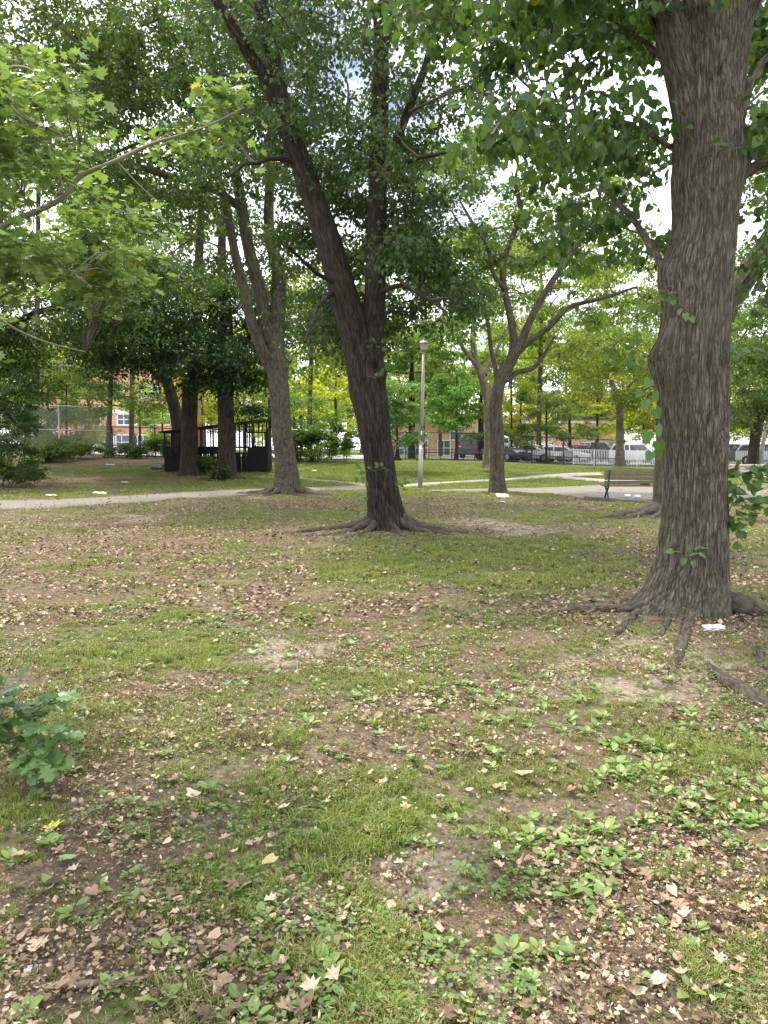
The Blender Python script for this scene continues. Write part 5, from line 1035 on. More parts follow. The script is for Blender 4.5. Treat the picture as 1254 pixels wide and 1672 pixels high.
# ---- lamp post
LG = simple('galvanised_pole', (.30, .285, .26), .5, .3, var=.12, sc=3); LH = simple('lamp_hood', (.20, .20, .185), .5, .1); LGl = simple('lamp_glass', (.42, .40, .34), .3, 0, var=.05)
Yl = 29.5; pb_ = P(686, 796, Yl); lp = empty('lamp_post', (pb_[0], Yl, float(terr(pb_[0], Yl))), label='slim grey park lamp post with a flat cap and stickers at eye height', cat='lamp post')
tp = P(692, 574, Yl); H = tp[2] - lp.location.z; dx = (tp[0] - pb_[0])
m = MB(); m.cyl((0, 0, -.1), (dx * .33, 0, H * .33), .088, .080, 20); m.build('pole_base', LG, lp, smooth=True)
m = MB(); m.cyl((dx * .33, 0, H * .33), (dx, 0, H), .070, .056, 20); m.build('pole', LG, lp, smooth=True)
m = MB(); m.cyl((dx * .325, 0, H * .325), (dx * .345, 0, H * .345), .092, .092, 20); m.build('collar', LG, lp)
m = MB(); m.cyl((0, 0, -.02), (0, 0, .05), .16, .13, 16); m.build('foot_plate', LG, lp)
m = MB(); m.cyl((dx, 0, H - .02), (dx, 0, H + .06), .07, .12, 6); m.build('neck', LH, lp); m = MB(); m.cyl((dx, 0, H + .06), (dx, 0, H + .28), .12, .18, 6); m.build('lamp_glass', LGl, lp)
m = MB(); m.cyl((dx, 0, H + .28), (dx, 0, H + .32), .24, .23, 6); m.cyl((dx, 0, H + .32), (dx, 0, H + .43), .21, .05, 6); m.cyl((dx, 0, H + .46), (dx, 0, H + .50), .05, .03, 6); m.build('hood', LH, lp)
SK = [simple('sticker_white', (.7, .7, .68), .5), simple('sticker_dark', (.06, .06, .07), .5), simple('sticker_tan', (.45, .38, .3), .6)]
for i, (z, h_, a, k) in enumerate([(1.55, .22, -1.5, 0), (1.85, .18, -1.3, 1), (2.10, .14, -1.7, 0), (1.35, .14, -1.2, 2), (1.75, .12, -2.1, 2), (2.32, .10, -1.5, 1), (1.62, .1, -.9, 1)]):
    rr = .083 if z < H * .33 else .070; V, T = [], []
    for j2 in range(5):
        aa = a + (j2 - 2) * .2
        for zz in (0, h_): V.append((dx * z / H + math.cos(aa) * (rr + .004), math.sin(aa) * (rr + .004), z + zz))
    for j2 in range(4): T.append((j2 * 2, j2 * 2 + 2, j2 * 2 + 3, j2 * 2 + 1))
    MB().poly(V, T).build('sticker', SK[k], lp)
# ---- black enclosure (slatted cage with a sloping roof and a door at its right end)
BM = simple('black_steel', (.010, .010, .011), .7, 0, var=.2, sc=6, spec=.2); BP = simple('black_perforated_panel', (.014, .014, .015), .8, 0, var=.3, sc=5, spec=.15)
Ye = 39.0; eL = P(270, 766, Ye)[0]; eR = P(437, 766, Ye)[0]; ez = float(terr((eL + eR) / 2, Ye)) - .02; W_ = eR - eL
en = empty('steel_enclosure', (eL, Ye, ez), label='black steel slatted enclosure with a sloping roof and a door at its right end', cat='enclosure')
zt = lambda x: 2.02 + (2.62 - 2.02) * x / W_   # underside of the roof
def bx(name, c, d, mat=BM, rot=None): m = MB(); m.box(c, d, rot); return m.build(name, mat, en)
bx('roof', (W_ / 2 + .05, .6, (zt(0) + zt(W_)) / 2 + .05), (math.hypot(W_ + .3, .6) + .25, 1.9, .07), BM, Matrix.Rotation(-math.atan2(.60, W_), 4, 'Y'))
dW = 1.06; xd = W_ - dW
for x in [0, .42, .80, 1.55, 2.05, 2.45, 3.0, 3.55, xd - .04, W_ - .03]:
    if x > xd: x = W_ - .03
    bx('post', (x, 0, zt(x) / 2), (.075, .075, zt(x))); bx('post', (x, 1.25, zt(x) / 2), (.06, .06, zt(x)))
for z in (.03, .98, 1.30): bx('rail', (xd / 2, 0, z), (xd, .05, .06)); bx('rail', (xd / 2, 1.25, z), (xd, .05, .06))
bx('rail', (xd / 2, 1.25, 1.28), (xd, .05, .05)); bx('side_panel', (0, .62, .65), (.05, 1.2, 1.2), BP); bx('side_panel', (W_ - .0, .66, 1.15), (.05, 1.15, 2.2), BP)
bx('panel', (.40, -.01, .50), (.80, .03, .90), BP); bx('panel', (.22, -.26, 1.05), (.52, .03, .48), BP); bx('panel', (1.18, .01, .52), (.74, .03, .90), BP); bx('panel', (2.3, 1.22, 1.12), (1.9, .03, .28), BP); bx('panel', (2.75, .0, 1.13), (1.4, .03, .26), BP)
for x in np.arange(1.60, xd - .05, .085): m = MB(); m.box((x, 0.0, .5), (.055, .02, .92)); o = m.build('slat', BM, en)
for x in np.arange(.1, xd, .12): m = MB(); m.box((x, 1.25, .5), (.07, .02, .92)); o = m.build('slat', BM, en)
# door with glazed upper half of mesh
dr = bx('door', (xd + dW / 2, -.03, .62), (dW - .12, .04, 1.18), BP); dz0 = 1.21
def dbx(name, c, d, mat=BM): m = MB(); m.box(c, d); o = m.build(name, mat, dr); return o
for x in (xd + .08, xd + .34, xd + .60, xd + .82, W_ - .09): dbx('door_bar', (x, -.03, 1.62), (.045, .045, .82))
for z in (1.22, 2.02): dbx('door_rail', (xd + dW / 2, -.031, z), (dW - .14, .05, .05))
for x in np.arange(xd + .14, W_ - .1, .05): dbx('slat', (x, -.056, .62), (.022, .012, 1.1))
for x in np.arange(.1, W_ - .05, .13): m = MB(); m.box((x, .012, (1.3 + zt(x)) / 2), (.02, .015, zt(x) - 1.3)); m.build('bar', BM, en)
for z in (1.55, 1.8): bx('rail', (W_ / 2, .03, z), (W_, .015, .02))
dbx('handle', (W_ - .18, -.08, 1.0), (.05, .05, .14))
for x in (xd + .05, xd + .35, xd + .62, xd + .85, W_ - .03): bx('post', (x, -.01, 2.25), (.05, .05, .48))
bx('rail', (xd + dW / 2, -.012, 2.06), (dW, .055, .05)); bx('panel', (xd + dW / 2 + .04, 1.24, .7), (dW, .03, 1.3), BP)
gp = leafmat('dummy_ivy', None, .3, .3)
iv = empty('ivy_clump', (P(352, 768, 35.3)[0], 35.3, float(terr(-7.7, 35.3))), label='dark leafy heap at the foot of the right-hand enclosure tree', cat='plant')
crown(iv, [np.array([[iv.location.x, 35.3, iv.location.z], [iv.location.x + .1, 35.3, iv.location.z + .4]])], [(np.array([iv.location.x - .1 + .2 * i, 35.2, iv.location.z + .2 + .2 * (i % 2)]), (.35, .3, .25), 8) for i in range(4)], .2, 40, .09, T_4, gp, (.03, .06, .02), 66, twig_r=.006, limbs=False, names=('foliage', 'twigs', 'limb'))
# understory plants along the fences
def fern(px, Yd, wpx, hpx, label, seed, col, n=5, leaf=.12):
    x = P(px, 740, Yd)[0]; z = float(terr(x, Yd)); e = empty('shrub', (x, Yd, z), label=label, cat='shrub'); k = Yd / F; r_ = np.random.default_rng(seed)
    st = [smooth_path([(x + r_.normal(0, .1), Yd, z), (x + r_.normal(0, wpx * k * .4), Yd + r_.normal(0, .2), z + hpx * k * .7)], 6) for _ in range(4)]
    tubeobj('stem', [tube(s, np.linspace(.015, .006, 6), 5) for s in st], TWIG, e)
    crown(e, st, [(np.array([x + r_.uniform(-1, 1) * wpx * k, Yd + r_.uniform(-.4, .4), z + r_.uniform(.25, .95) * hpx * k]), (.4, .35, .25), 8) for _ in range(n)], .28, 40, leaf, T_2, LF_MAPLE, tuple(q * 1.2 for q in col), seed, twig_r=.006, limb_r=.015)
fern(75, 42, 34, 32, 'mixed green undergrowth below the tall grey fence near the left edge', 701, (.055, .10, .03), 12); fern(125, 43.5, 30, 26, 'leafy undergrowth at the foot of the grey fence post', 702, (.05, .09, .03), 10); fern(195, 45, 35, 22, 'low undergrowth on the dark bank at the black end post', 703, (.04, .08, .03), 8)
fern(250, 47, 26, 30, 'low shrub left of the black enclosure behind the bank', 704, (.07, .12, .035), 8); fern(475, 45.5, 22, 48, 'dense green shrub against the fence right of the grey path-side trunk', 705, (.05, .11, .03), 13); fern(520, 46, 30, 52, 'taller shrub screening the football goal', 706, (.055, .12, .03), 14); fern(565, 46.5, 22, 60, 'shrub against the fence just left of the leaning linden', 707, (.065, .13, .03), 12)
fern(340, 38, 16, 30, 'small green bush between the two trunks inside the enclosure slats', 708, (.06, .11, .035), 6); fern(30, 36, 40, 34, 'low shrub beside the dark shrub at the left edge', 709, (.045, .085, .03), 12)
# ---- fences
GALV = simple('galvanised_wire', (.34, .34, .33), .45, .5, var=.1); BLK = simple('black_coated_metal', (.02, .02, .022), .45, .1); WHT = simple('white_metal', (.75, .75, .74), .5)
def chain_fence(name, A, B, H, postx, label, mat, rails=(1.0,), rp=.032, wire=.006, sp=.14, endmat=None, post_mats=None):
    """A,B ground ends (x,y); posts at fractions"""
    A = Vector((*A, 0)); B = Vector((*B, 0)); e = empty(name, (A.x, A.y, float(terr(A.x, A.y))), label=label, cat='fence'); d = B - A; L_ = d.length; ux = d / L_
    g = lambda s: float(terr(A.x + ux.x * s, A.y + ux.y * s)) - e.location.z
    for i, f in enumerate(postx):
        s = f * L_; p = ux * s; z = g(s); m = MB(); m.cyl((p.x, p.y, z - .1), (p.x, p.y, z + H + .02), rp, n=10); m.cyl((p.x, p.y, z + H + .02), (p.x, p.y, z + H + .06), rp * 1.15, rp * .3, n=10); m.build('post', (post_mats or {}).get(i, mat), e)
    for h in rails:
        K = 10
        m = MB()
        for k in range(K): s0, s1 = L_ * k / K, L_ * (k + 1) / K; a = ux * s0; b = ux * s1; m.cyl((a.x, a.y, g(s0) + H * h), (b.x, b.y, g(s1) + H * h), rp * .65, n=8, caps=False)
        m.build('rail', mat, e)
    V, T = [], []; w2 = wire / 2; nrm = np.array([-ux.y, ux.x, 0]) * .0
    for s in np.arange(-H, L_, sp):
        for sg in (1, -1):
            s0, s1 = (s, s + H) if sg == 1 else (s + H, s); z0, z1 = 0., H; a0, a1 = s0, s1
            # clip to [0,L]
            def cl(a, za, b, zb):
                if a < 0: t = (0 - a) / (b - a); a, za = 0, za + (zb - za) * t
                if a > L_: t = (L_ - a) / (b - a); a, za = L_, za + (zb - za) * t
                return a, za
            if max(s0, s1) <= 0 or min(s0, s1) >= L_: continue
            a_, za = cl(s0, z0, s1, z1); b_, zb = cl(s1, z1, s0, z0); k = len(V); y_ = .004 * sg
            for (q, z, w__) in ((a_, za, -w2), (a_, za, w2), (b_, zb, w2), (b_, zb, -w2)): V.append((A.x + ux.x * (q + w__ * 1.4) + ux.y * y_, A.y + ux.y * (q + w__ * 1.4) - ux.x * y_, g(min(max(q, 0), L_)) + e.location.z + z))
            T.append((k, k + 1, k + 2, k + 3))
    o = mesh_np('wire_mesh', np.array(V), np.array(T), mat, e); tag(o, kind='stuff'); return e
gx = lambda px, Yd: (P(px, 735, Yd)[0], Yd)
fr = lambda px0, px1, l: [(p - px0) / (px1 - px0) for p in l]
chain_fence('chain_link_fence', gx(-60, 44.5), gx(181, 47.5), 2.95, [0, .33, .64, 1.0], 'tall galvanised chain-link fence on the left with a black end post', GALV, rails=(1.0, .52), post_mats={3: BLK}, wire=.015, sp=.17, rp=.05)
chain_fence('chain_link_fence', gx(184, 47.6), gx(640, 48.6), 1.8, [0, .15, .30, .42, .56, .67, .78, .9, 1.0], 'black chain-link fence running behind the enclosure to the leaning linden', BLK, rails=(1.0, .38, .03), rp=.04, wire=.008, sp=.17)
chain_fence('chain_link_fence', gx(641, 50.0), gx(1019, 53.5), 1.85, [.10, .27, .42, .585, .725, .87, 1.0], 'black chain-link fence in front of the parked cars up to the gate', BLK, rails=(1.0, .30), rp=.045, wire=.007, sp=.18)
def rail_fence(name, A, B, H, n, label, mat, picket=None, pw=.022, postn=None, white_rail=False, group=None):
    A = Vector((*A, 0)); B = Vector((*B, 0)); e = empty(name, (A.x, A.y, float(terr(A.x, A.y))), label=label, cat='fence'); d = B - A; L_ = d.length; ux = d / L_; ang = math.atan2(ux.y, ux.x)
    g = lambda s: float(terr(A.x + ux.x * s, A.y + ux.y * s)) - e.location.z; pm = MB().box((0, 0, 0), (.05, .05, H + .12)).mesh('post', mat)
    for i in range(postn + 1):
        s = L_ * i / postn; link_mesh('post', pm, e, tuple(ux * s + Vector((0, 0, g(s) + H / 2))), (0, 0, ang))
    for h in (.12, .97):
        a = Vector((0, 0, g(0) + H * h)); b = ux * L_ + Vector((0, 0, g(L_) + H * h)); m = MB(); dd = b - a; m.box((a + b) / 2, (.03, .03, dd.length), dd.to_track_quat('Z', 'Y').to_matrix().to_4x4()); m.build('rail', mat, e)
    if picket:
        k = int(L_ / picket); me = MB().box((0, 0, 0), (pw, .016, H * .92)).mesh('picket', mat)
        for i in range(k): s = (i + .5) * L_ / k; link_mesh('picket', me, e, tuple(ux * s + Vector((0, 0, g(s) + H * .52))), (0, 0, ang))
    return e
rail_fence('rail_fence', gx(643, 55), gx(812, 56), .80, 1, 'low black rail fence beyond the chain-link, right of the lamp post', BLK, None, postn=9)
rail_fence('picket_fence', gx(822, 56), gx(935, 56.5), 1.0, 1, 'black iron picket fence in front of the white cars behind the spreading tree', BLK, .13, .03, postn=3)
rail_fence('picket_fence', gx(936, 56.5), gx(1075, 57), 1.15, 1, 'white metal picket fence and gate in front of the black pickup and white car', WHT, .12, .035, postn=4)
rail_fence('picket_fence', gx(1150, 56), gx(1300, 56.5), 1.25, 1, 'dark picket fence seen to the right of the big near linden', BLK, .14, .03, postn=4)
sg = P(1013, 730, 53.2); o = MB().box((0, 0, 0), (.62, .02, .42), bev=.004).build('fence_sign', WHT, label='small blank white sign at the top of the gate post', cat='sign'); o.location = tuple(sg)
# football goal
gl = empty('football_goal', (P(440, 750, 56)[0], 56, float(terr(P(500, 750, 56)[0], 56))), label='white football goal behind the fence between the two middle trunks', cat='goal'); x1 = P(548, 750, 56)[0] - gl.location.x
for x_ in (0, x1): MB().cyl((x_, 0, 0), (x_, 0, 2.0), .06, n=10).build('goal_post', WHT, gl)
MB().cyl((0, 0, 2.0), (x1, 0, 2.0), .07, n=10).build('crossbar', WHT, gl)
for x_ in (0, x1): MB().cyl((x_, 0, 2.0), (x_, 1.1, .05), .03, n=8).build('back_brace', WHT, gl)
# ---- buildings
def brickmat(nm, a, b_, mortar):
    m, t, b, o = newmat(nm); tcn = N(t, 'ShaderNodeTexCoord'); mpp = N(t, 'ShaderNodeMapping'); mpp.inputs['Rotation'].default_value = (R(90), 0, 0); t.links.new(tcn.outputs['Object'], mpp.inputs[0]); br = N(t, 'ShaderNodeTexBrick')
    br.inputs['Scale'].default_value = 2.2; br.inputs['Color1'].default_value = (*a, 1); br.inputs['Color2'].default_value = (*b_, 1); br.inputs['Mortar'].default_value = (*mortar, 1); br.inputs['Mortar Size'].default_value = .012; t.links.new(mpp.outputs[0], br.inputs[0])
    n = noise(t, .6, 4, .6, tcn.outputs['Object']); t.links.new(mixc(t, n.outputs[0], mixc(t, 1., br.outputs[0], (.85, .85, .85), 'MULTIPLY'), mixc(t, 1., br.outputs[0], (1.12, 1.1, 1.1), 'MULTIPLY')), b.inputs['Base Color']); b.inputs['Roughness'].default_value = .9; return m
BR1 = brickmat('red_brick', (.56, .27, .19), (.48, .22, .15), (.5, .42, .36)); BR2 = brickmat('orange_brick', (.64, .38, .26), (.56, .32, .21), (.55, .48, .4))
WF = simple('white_frame', (.74, .74, .72), .5); GLS = simple('window_glass', (.10, .12, .14), .1, 0, var=.3, sc=.5); ROOF = simple('dark_roofing', (.10, .095, .09), .9)
def building(name, x0, x1_, Yb, H, label, mat, wins, band=None, depth=9):
    z = float(terr((x0 + x1_) / 2, Yb)); e = empty(name, ((x0 + x1_) / 2, Yb, z), label=label, cat='building'); W2 = (x1_ - x0) / 2
    MB().box((0, depth / 2, H / 2 - .5), (W2 * 2, depth, H + 1)).build('wall', mat, e); MB().box((0, depth / 2, H + .15), (W2 * 2 + .5, depth + .5, .3)).build('roof', ROOF, e)
    for b_ in (band or []): MB().box((0, -.04, b_[0]), (W2 * 2 + .06, .12, b_[1])).build('band', WF, e)
    for (wx, wz, ww, wh, nx_, nz_) in wins:
        fm = MB(); cx_ = wx - (x0 + x1_) / 2
        for zz in (wz - wh / 2, wz + wh / 2): fm.box((cx_, -.05, zz), (ww + .14, .14, .12))
        for xx in (cx_ - ww / 2, cx_ + ww / 2): fm.box((xx, -.05, wz), (.12, .14, wh - .12))
        for i in range(1, nx_): fm.box((cx_ - ww / 2 + ww * i / nx_, -.045, wz), (.08, .11, wh - .12))
        for i in range(1, nz_): fm.box((cx_, -.043, wz - wh / 2 + wh * i / nz_), (ww - .12, .10, .08))
        fo = fm.build('window', WF, e)
        MB().box((cx_, -.02, wz), (ww - .1, .05, wh - .1)).build('pane', GLS, fo)
    return e
Yb = 86; X_ = lambda px, Yd=Yb: P(px, 700, Yd)[0]; zt_ = lambda py, Yd=Yb: P(600, py, Yd)[2]
zb = float(terr(X_(200), Yb))
building('school_building', X_(60), X_(305), Yb, 9.6, 'red brick school with white windows behind the left fence', BR1, [(X_(px), zt_(685) - zb, 2.1, 1.2, 3, 2) for px in (110, 150, 208, 250, 285)] + [(X_(px), zt_(722) - zb, 2.6, 1.6, 3, 2) for px in (170, 205, 240, 275)] + [(X_(px), zt_(640) - zb, 2.0, 1.3, 3, 2) for px in (130, 190, 245)], band=[(zt_(672) - zb, .35)])
building('white_shed', X_(45, 70), X_(72, 70), 70, 3.1, 'small white-walled block at the far left behind the tall fence', simple('white_wall', (.75, .75, .73), .8, var=.04), [(X_(60, 70), 1.9, .8, .8, 2, 1)], depth=3)
zb = float(terr(X_(740), 92))
building('brick_apartments', X_(642, 92), X_(802, 92), 92, 4.6, 'low orange brick apartment block with white windows right of the lamp post', BR2, [(X_(px, 92), zt_(732, 92) - zb, 1.5, 1.8, 2, 2) for px in (660, 688, 725, 758)] + [(X_(px, 92), zt_(712, 92) - zb, 1.5, 1.0, 2, 1) for px in (672, 745)])
building('brick_apartments', X_(850, 96), X_(1010, 96), 96, 5.0, 'orange brick block behind the parked cars and golden tree', BR2, [(X_(px, 96), zt_(728, 96) - zb, 1.4, 1.7, 2, 2) for px in (869, 895, 925, 955, 985)], band=[(4.6, .3)])
# ---- cars
GLASS = simple('car_glass', (.05, .06, .07), .08, 0, var=.3, spec=.8); TYRE = simple('tyre_rubber', (.02, .02, .02), .8); RIM = simple('wheel_rim', (.45, .45, .46), .3, .8, var=.05); LAMPM = simple('tail_lamp', (.45, .02, .02), .25); HEADM = simple('head_lamp', (.75, .75, .75), .15); TRIM = simple('dark_trim', (.03, .03, .03), .5)
def paint(nm, c): return simple('paint_' + nm, c, .22, .1, var=.03, spec=.6)
def car(name, px, Yd, rz, label, col, kind='sedan', cat='car'):
    Lc, Wc = (4.6, 1.8) if kind != 'van' else (5.3, 2.0); x = P(px, 740, Yd)[0]; e = empty(name, (x, Yd, float(terr(x, Yd)) + .03), R(rz), label=label, cat=cat); mt = paint(label[:14].replace(' ', '_'), col)
    lo, hi, be = {'sedan': (.30, 1.42, .95), 'suv': (.36, 1.70, 1.08), 'van': (.35, 2.15, 1.25), 'pickup': (.45, 1.80, 1.15)}[kind]; h = Lc / 2
    body = {'sedan': [(-h, .45), (-h + .03, .82), (-h + .5, be), (h - .9, be - .02), (h - .1, .72), (h, .48), (h - .05, lo), (-h + .08, lo)],
            'suv': [(-h, .5), (-h + .02, be), (h - 1.0, be), (h - .1, .88), (h, .55), (h - .05, lo), (-h + .08, lo)], 'van': [(-h, .5), (-h + .02, be), (h - .9, be), (h - .08, .95), (h, .55), (h - .05, lo), (-h + .08, lo)],
            'pickup': [(-h, .55), (-h + .02, be), (h - 1.1, be + .02), (h - .08, 1.0), (h, .6), (h - .05, lo), (-h + .08, lo)]}[kind]
    cab = {'sedan': [(-h + .45, be), (-h + 1.15, hi - .02), (-.55, hi), (.35, hi - .04), (1.25, be)], 'suv': [(-h + .05, be), (-h + .4, hi - .03), (-.3, hi), (.55, hi - .05), (1.25, be)], 'van': [(-h + .04, be), (-h + .15, hi - .03), (0, hi), (1.05, hi - .06), (1.75, be)], 'pickup': [(-.55, be), (-.45, hi - .02), (.2, hi), (.75, hi - .06), (1.35, be)]}[kind]
    def shell(nm, prof, w0, w1, zsplit, m, off=0.):
        """profile extruded across the width, narrowing with height"""
        bm = bmesh.new(); zs = [p[1] for p in prof]; z0, z1 = min(zs), max(zs); L2, R2 = [], []
        for (a, b_) in prof:
            ww = w0 + (w1 - w0) * (b_ - z0) / (z1 - z0); L2.append(bm.verts.new((a, -ww / 2, b_))); R2.append(bm.verts.new((a, ww / 2, b_)))
        n_ = len(prof)
        for i in range(n_): bm.faces.new([L2[i], L2[(i + 1) % n_], R2[(i + 1) % n_], R2[i]])
        bm.faces.new(L2[::-1]); bm.faces.new(R2); bmesh.ops.recalc_face_normals(bm, faces=bm.faces)
        bmesh.ops.bevel(bm, geom=bm.edges[:], offset=.045, segments=2, affect='EDGES', profile=.6); me = bpy.data.meshes.new(nm); bm.to_mesh(me); bm.free(); me.materials.append(m)
        for p in me.polygons: p.use_smooth = True
        return link_mesh(nm, me, e)
    shell('body', body, Wc, Wc - .04, 0, mt); shell('roof', cab, Wc - .08, Wc - .42, 0, mt)
    # glazing: slightly proud of the cabin
    cz0, cz1 = be + .05, hi - .13
    def at(z, front): # x of cabin edge at height z
        p = (cab[-1], cab[-2]) if front else (cab[0], cab[1]); t = (z - p[0][1]) / (p[1][1] - p[0][1]); return p[0][0] + (p[1][0] - p[0][0]) * t
    wid = lambda z: (Wc - .08) + (-.34) * (z - be) / (hi - be)
    for front, nm in ((1, 'windscreen'), (0, 'rear_window')):
        s = .02 if front else -.02; V = [(at(cz0, front) + s, -wid(cz0) / 2 + .12, cz0), (at(cz0, front) + s, wid(cz0) / 2 - .12, cz0), (at(cz1, front) + s, wid(cz1) / 2 - .12, cz1), (at(cz1, front) + s, -wid(cz1) / 2 + .12, cz1)]; V += [(a - s * 2, b_, c_) for a, b_, c_ in V]
        MB().poly(V, [(0, 1, 2, 3), (7, 6, 5, 4), (0, 4, 5, 1), (1, 5, 6, 2), (2, 6, 7, 3), (3, 7, 4, 0)]).build(nm, GLASS, e)
    xa0, xb0 = at(cz0, 0) + .12, at(cz0, 1) - .18; xa1, xb1 = at(cz1, 0) + .12, at(cz1, 1) - .12; nwin = 1 if kind == 'pickup' else 2
    for sgn in (1, -1):
        for i in range(nwin):
            f0, f1 = i / nwin + (.02 if i else 0), (i + 1) / nwin - (.02 if i < nwin - 1 else 0); q0 = lambda f: xa0 + (xb0 - xa0) * f; q1 = lambda f: xa1 + (xb1 - xa1) * f
            V = [(q0(f0), sgn * (wid(cz0) / 2 + .008), cz0), (q0(f1), sgn * (wid(cz0) / 2 + .008), cz0), (q1(f1), sgn * (wid(cz1) / 2 + .008), cz1), (q1(f0), sgn * (wid(cz1) / 2 + .008), cz1)]; V += [(a, b_ - sgn * .03, c_) for a, b_, c_ in V]
            MB().poly(V, [(0, 1, 2, 3), (7, 6, 5, 4), (0, 4, 5, 1), (1, 5, 6, 2), (2, 6, 7, 3), (3, 7, 4, 0)]).build('side_window', GLASS, e)
    rw_ = .33 if kind == 'sedan' else .37
    for wx in (-h + .85, h - .88):
        for sgn in (1, -1):
            y0, y1_ = sgn * (Wc / 2 - .22), sgn * (Wc / 2 + .012); wh = MB().cyl((wx, y0, rw_), (wx, y1_, rw_), rw_, n=22).build('wheel', TYRE, e); MB().cyl((wx, y1_ - sgn * .01, rw_), (wx, y1_ + sgn * .012, rw_), rw_ * .62, rw_ * .55, n=14).build('rim', RIM, wh)
    for sgn in (1, -1):
        MB().box((h - .10, sgn * (Wc / 2 - .30), .70 if kind == 'sedan' else .86), (.16, .34, .13), bev=.03).build('headlight', HEADM, e); MB().box((-h + .03, sgn * (Wc / 2 - .22), .80 if kind == 'sedan' else 1.0), (.10, .26, .16 if kind == 'sedan' else .3), bev=.03).build('tail_light', LAMPM, e)
        MB().box((at(cz0, 1) - .28, sgn * (Wc / 2 + .09), cz0 + .02), (.12, .18, .12), bev=.02).build('mirror', mt, e)
    MB().box((h - .01, 0, .42), (.10, Wc - .3, .14), bev=.02).build('bumper', TRIM, e); MB().box((-h + .0, 0, .42), (.10, Wc - .3, .14), bev=.02).build('bumper', TRIM, e)
    if kind == 'pickup': MB().box((-1.5, 0, 1.17), (1.3, 1.4, .03)).build('load_bed', TRIM, e)
    return e
wt = (.78, .78, .78)
car('parked_car', 1046, 61.5, -40, 'white car parked right of the gate, partly behind the big linden', wt, 'suv'); car('parked_pickup', 978, 64, -35, 'black pickup parked behind the pale-trunked tree', (.03, .03, .035), 'pickup', 'pickup')
car('parked_car', 915, 62, -25, 'silver sedan parked left of the black pickup', (.55, .56, .58), 'sedan'); car('parked_car', 866, 61.5, -30, 'white sedan behind the picket fence just right of the spreading tree', wt, 'sedan')
car('parked_car', 824, 60.5, -60, 'black car half hidden by the spreading tree', (.03, .03, .035), 'sedan'); car('parked_van', 838, 72, 5, 'white van in the second row behind the white sedan', wt, 'van', 'van'); car('parked_car', 945, 75, 10, 'red car in the second row above the silver sedan', (.45, .03, .05), 'suv')
car('parked_van', 782, 74, 60, 'dark blue-grey van behind the stout trunk right of the lamp post', (.05, .06, .08), 'van', 'van'); car('parked_car', 890, 74, -10, 'white car in the second row left of the red car', wt, 'suv'); car('parked_car', 1010, 76, 10, 'pale car in the second row behind the pale-trunked tree', (.65, .66, .68), 'suv')
car('parked_car', 1205, 64, -30, 'dark grey car behind the right-hand picket fence', (.12, .13, .14), 'suv'); car('parked_car', 1255, 60, -30, 'white car at the right edge behind the picket fence', wt, 'suv'); car('parked_car', 1085, 70, 20, 'silver car mostly hidden behind the two right-hand trunks', (.5, .5, .52), 'sedan')
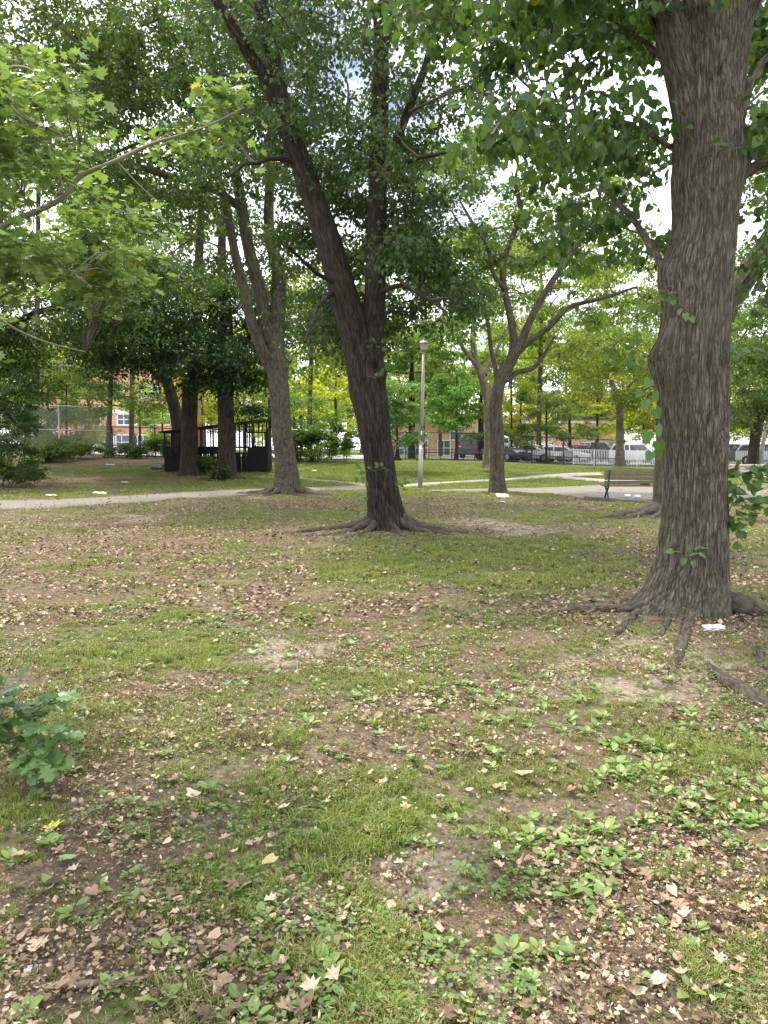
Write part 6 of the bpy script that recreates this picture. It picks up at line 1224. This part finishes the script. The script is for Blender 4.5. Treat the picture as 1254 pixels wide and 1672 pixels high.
# ---- people far behind the fences
def person(px, Yd, H, label, top, legs, skin=(.35, .2, .14), hair=(.03, .02, .015), rz=0., arm=.1, stride=.1, sit=False, cap=None):
    x = P(px, 735, Yd)[0]; z0 = float(terr(x, Yd)) + .03; s = H / 1.75; root = empty('person', (x, Yd, z0), rz, label=label, cat='person'); bm = bmesh.new(); sk = bm.verts.layers.skin.verify()
    hip = .95 if not sit else .18; V = {}
    def v(n, co, r): q = bm.verts.new(Vector(co) * s); q[sk].radius = (r * s, r * s); V[n] = q; return q
    up = hip - .95
    v('pel', (0, 0, .95 + up), .135); v('bel', (0, 0, 1.12 + up), .13); v('chest', (0, 0, 1.34 + up), .15); v('neck', (0, 0, 1.50 + up), .055); v('head', (0, .01, 1.62 + up), .095); v('crown', (0, 0, 1.70 + up), .07)
    for sg, n in ((1, 'l'), (-1, 'r')):
        v(n + 'sh', (.17 * sg, 0, 1.42 + up), .06); v(n + 'el', (.24 * sg, arm * .3, 1.16 + up), .045); v(n + 'wr', (.25 * sg, -arm, .92 + up), .032); v(n + 'ha', (.25 * sg, -arm * 1.2, .84 + up), .035)
        if sit: v(n + 'hi', (.10 * sg, -.05, hip), .09); v(n + 'kn', (.16 * sg, -.42, .42), .06); v(n + 'an', (.14 * sg, -.62, .08), .045); v(n + 'to', (.14 * sg, -.80, .05), .04)
        else: v(n + 'hi', (.09 * sg, 0, .86), .09); v(n + 'kn', (.10 * sg, -stride * sg, .48), .062); v(n + 'an', (.10 * sg, stride * sg, .08), .042); v(n + 'to', (.11 * sg, stride * sg - .16, .035), .038)
    E = [('pel', 'bel'), ('bel', 'chest'), ('chest', 'neck'), ('neck', 'head'), ('head', 'crown')]
    for n in 'lr': E += [('chest', n + 'sh'), (n + 'sh', n + 'el'), (n + 'el', n + 'wr'), (n + 'wr', n + 'ha'), ('pel', n + 'hi'), (n + 'hi', n + 'kn'), (n + 'kn', n + 'an'), (n + 'an', n + 'to')]
    for a, b in E: bm.edges.new((V[a], V[b]))
    V['pel'][sk].use_root = True; me = bpy.data.meshes.new('body'); bm.to_mesh(me); bm.free(); o = bpy.data.objects.new('body', me); C.objects.link(o); o.parent = root
    m, t, b, _ = newmat('clothed_' + label[:12].replace(' ', '_')); tcn = N(t, 'ShaderNodeTexCoord'); sx = N(t, 'ShaderNodeSeparateXYZ'); t.links.new(tcn.outputs['Object'], sx.inputs[0])
    zz = math_(t, 'DIVIDE', sx.outputs['Z'], s * 2.0)
    rr = ramp(t, [(0, (.05, .05, .05)), (.05, legs), ((.94 + up) / 2, top), ((1.50 + up) / 2, skin), ((1.70 + up) / 2, hair)], zz); rr.color_ramp.interpolation = 'CONSTANT'; t.links.new(rr.outputs[0], b.inputs['Base Color']); b.inputs['Roughness'].default_value = .8; me.materials.append(m)
    md = o.modifiers.new('skin', 'SKIN'); md.use_smooth_shade = True; sb = o.modifiers.new('sub', 'SUBSURF'); sb.levels = sb.render_levels = 1
    bmh = bmesh.new(); bmesh.ops.create_uvsphere(bmh, u_segments=12, v_segments=8, radius=.112 * s)
    for q in bmh.verts: q.co.z = q.co.z * .9 + (1.665 + up) * s; q.co.y += .012
    mh = bpy.data.meshes.new('hair'); bmh.to_mesh(mh); bmh.free(); mh.materials.append(simple('hair_' + label[:10].replace(' ', '_'), cap or hair, .8)); link_mesh('cap' if cap else 'hair', mh, root)
person(219, 66, 1.72, 'person in dark blue walking in the schoolyard behind the fence', (.02, .03, .07), (.03, .03, .05), rz=.5)
person(139, 64, 1.7, 'person in a white top standing in the schoolyard behind the tall fence', (.75, .75, .75), (.04, .04, .05))
person(86, 66, 1.7, 'person in dark clothes beside the white-walled block at the far left', (.05, .05, .06), (.05, .05, .06))
person(130, 60, 1.6, 'person in a pale shirt sitting on the schoolyard ground, left of the standing one', (.72, .72, .75), (.1, .12, .2), sit=True); person(157, 60, 1.6, 'person in a white shirt sitting on the schoolyard ground, the right one', (.78, .76, .75), (.3, .12, .1), sit=True)
person(641, 56, 1.7, 'person in an orange top and white cap half hidden by the leaning linden', (.55, .16, .06), (.05, .06, .1), cap=(.7, .7, .7)); person(664, 68, 1.2, 'child in light blue standing behind the low rail fence', (.35, .5, .65), (.3, .4, .5))
o = MB().cyl((0, 0, 0), (0, 0, .75), .24, .30, 16).cyl((0, 0, .75), (0, 0, .80), .32, .32, 16).build('bin', simple('blue_plastic', (.03, .22, .55), .4)); p = P(233, 735, 64); o.location = (p[0], 64, float(terr(p[0], 64)) + .03); tag(o, 'bright blue bin beside the walking person in the schoolyard', 'bin')
# wooden pole at the right edge
pr = P(1244, 760, 44); o = MB().cyl((0, 0, -.1), (.45, 0, 3.6), .12, .10, 12).build('leaning_pole', simple('weathered_pole', (.30, .28, .25), .8), smooth=True); o.location = (pr[0] - .2, 44, float(terr(pr[0], 44))); tag(o, 'weathered grey leaning pole at the right edge beside the dense tree', 'pole')
print('objects', len(bpy.data.objects))
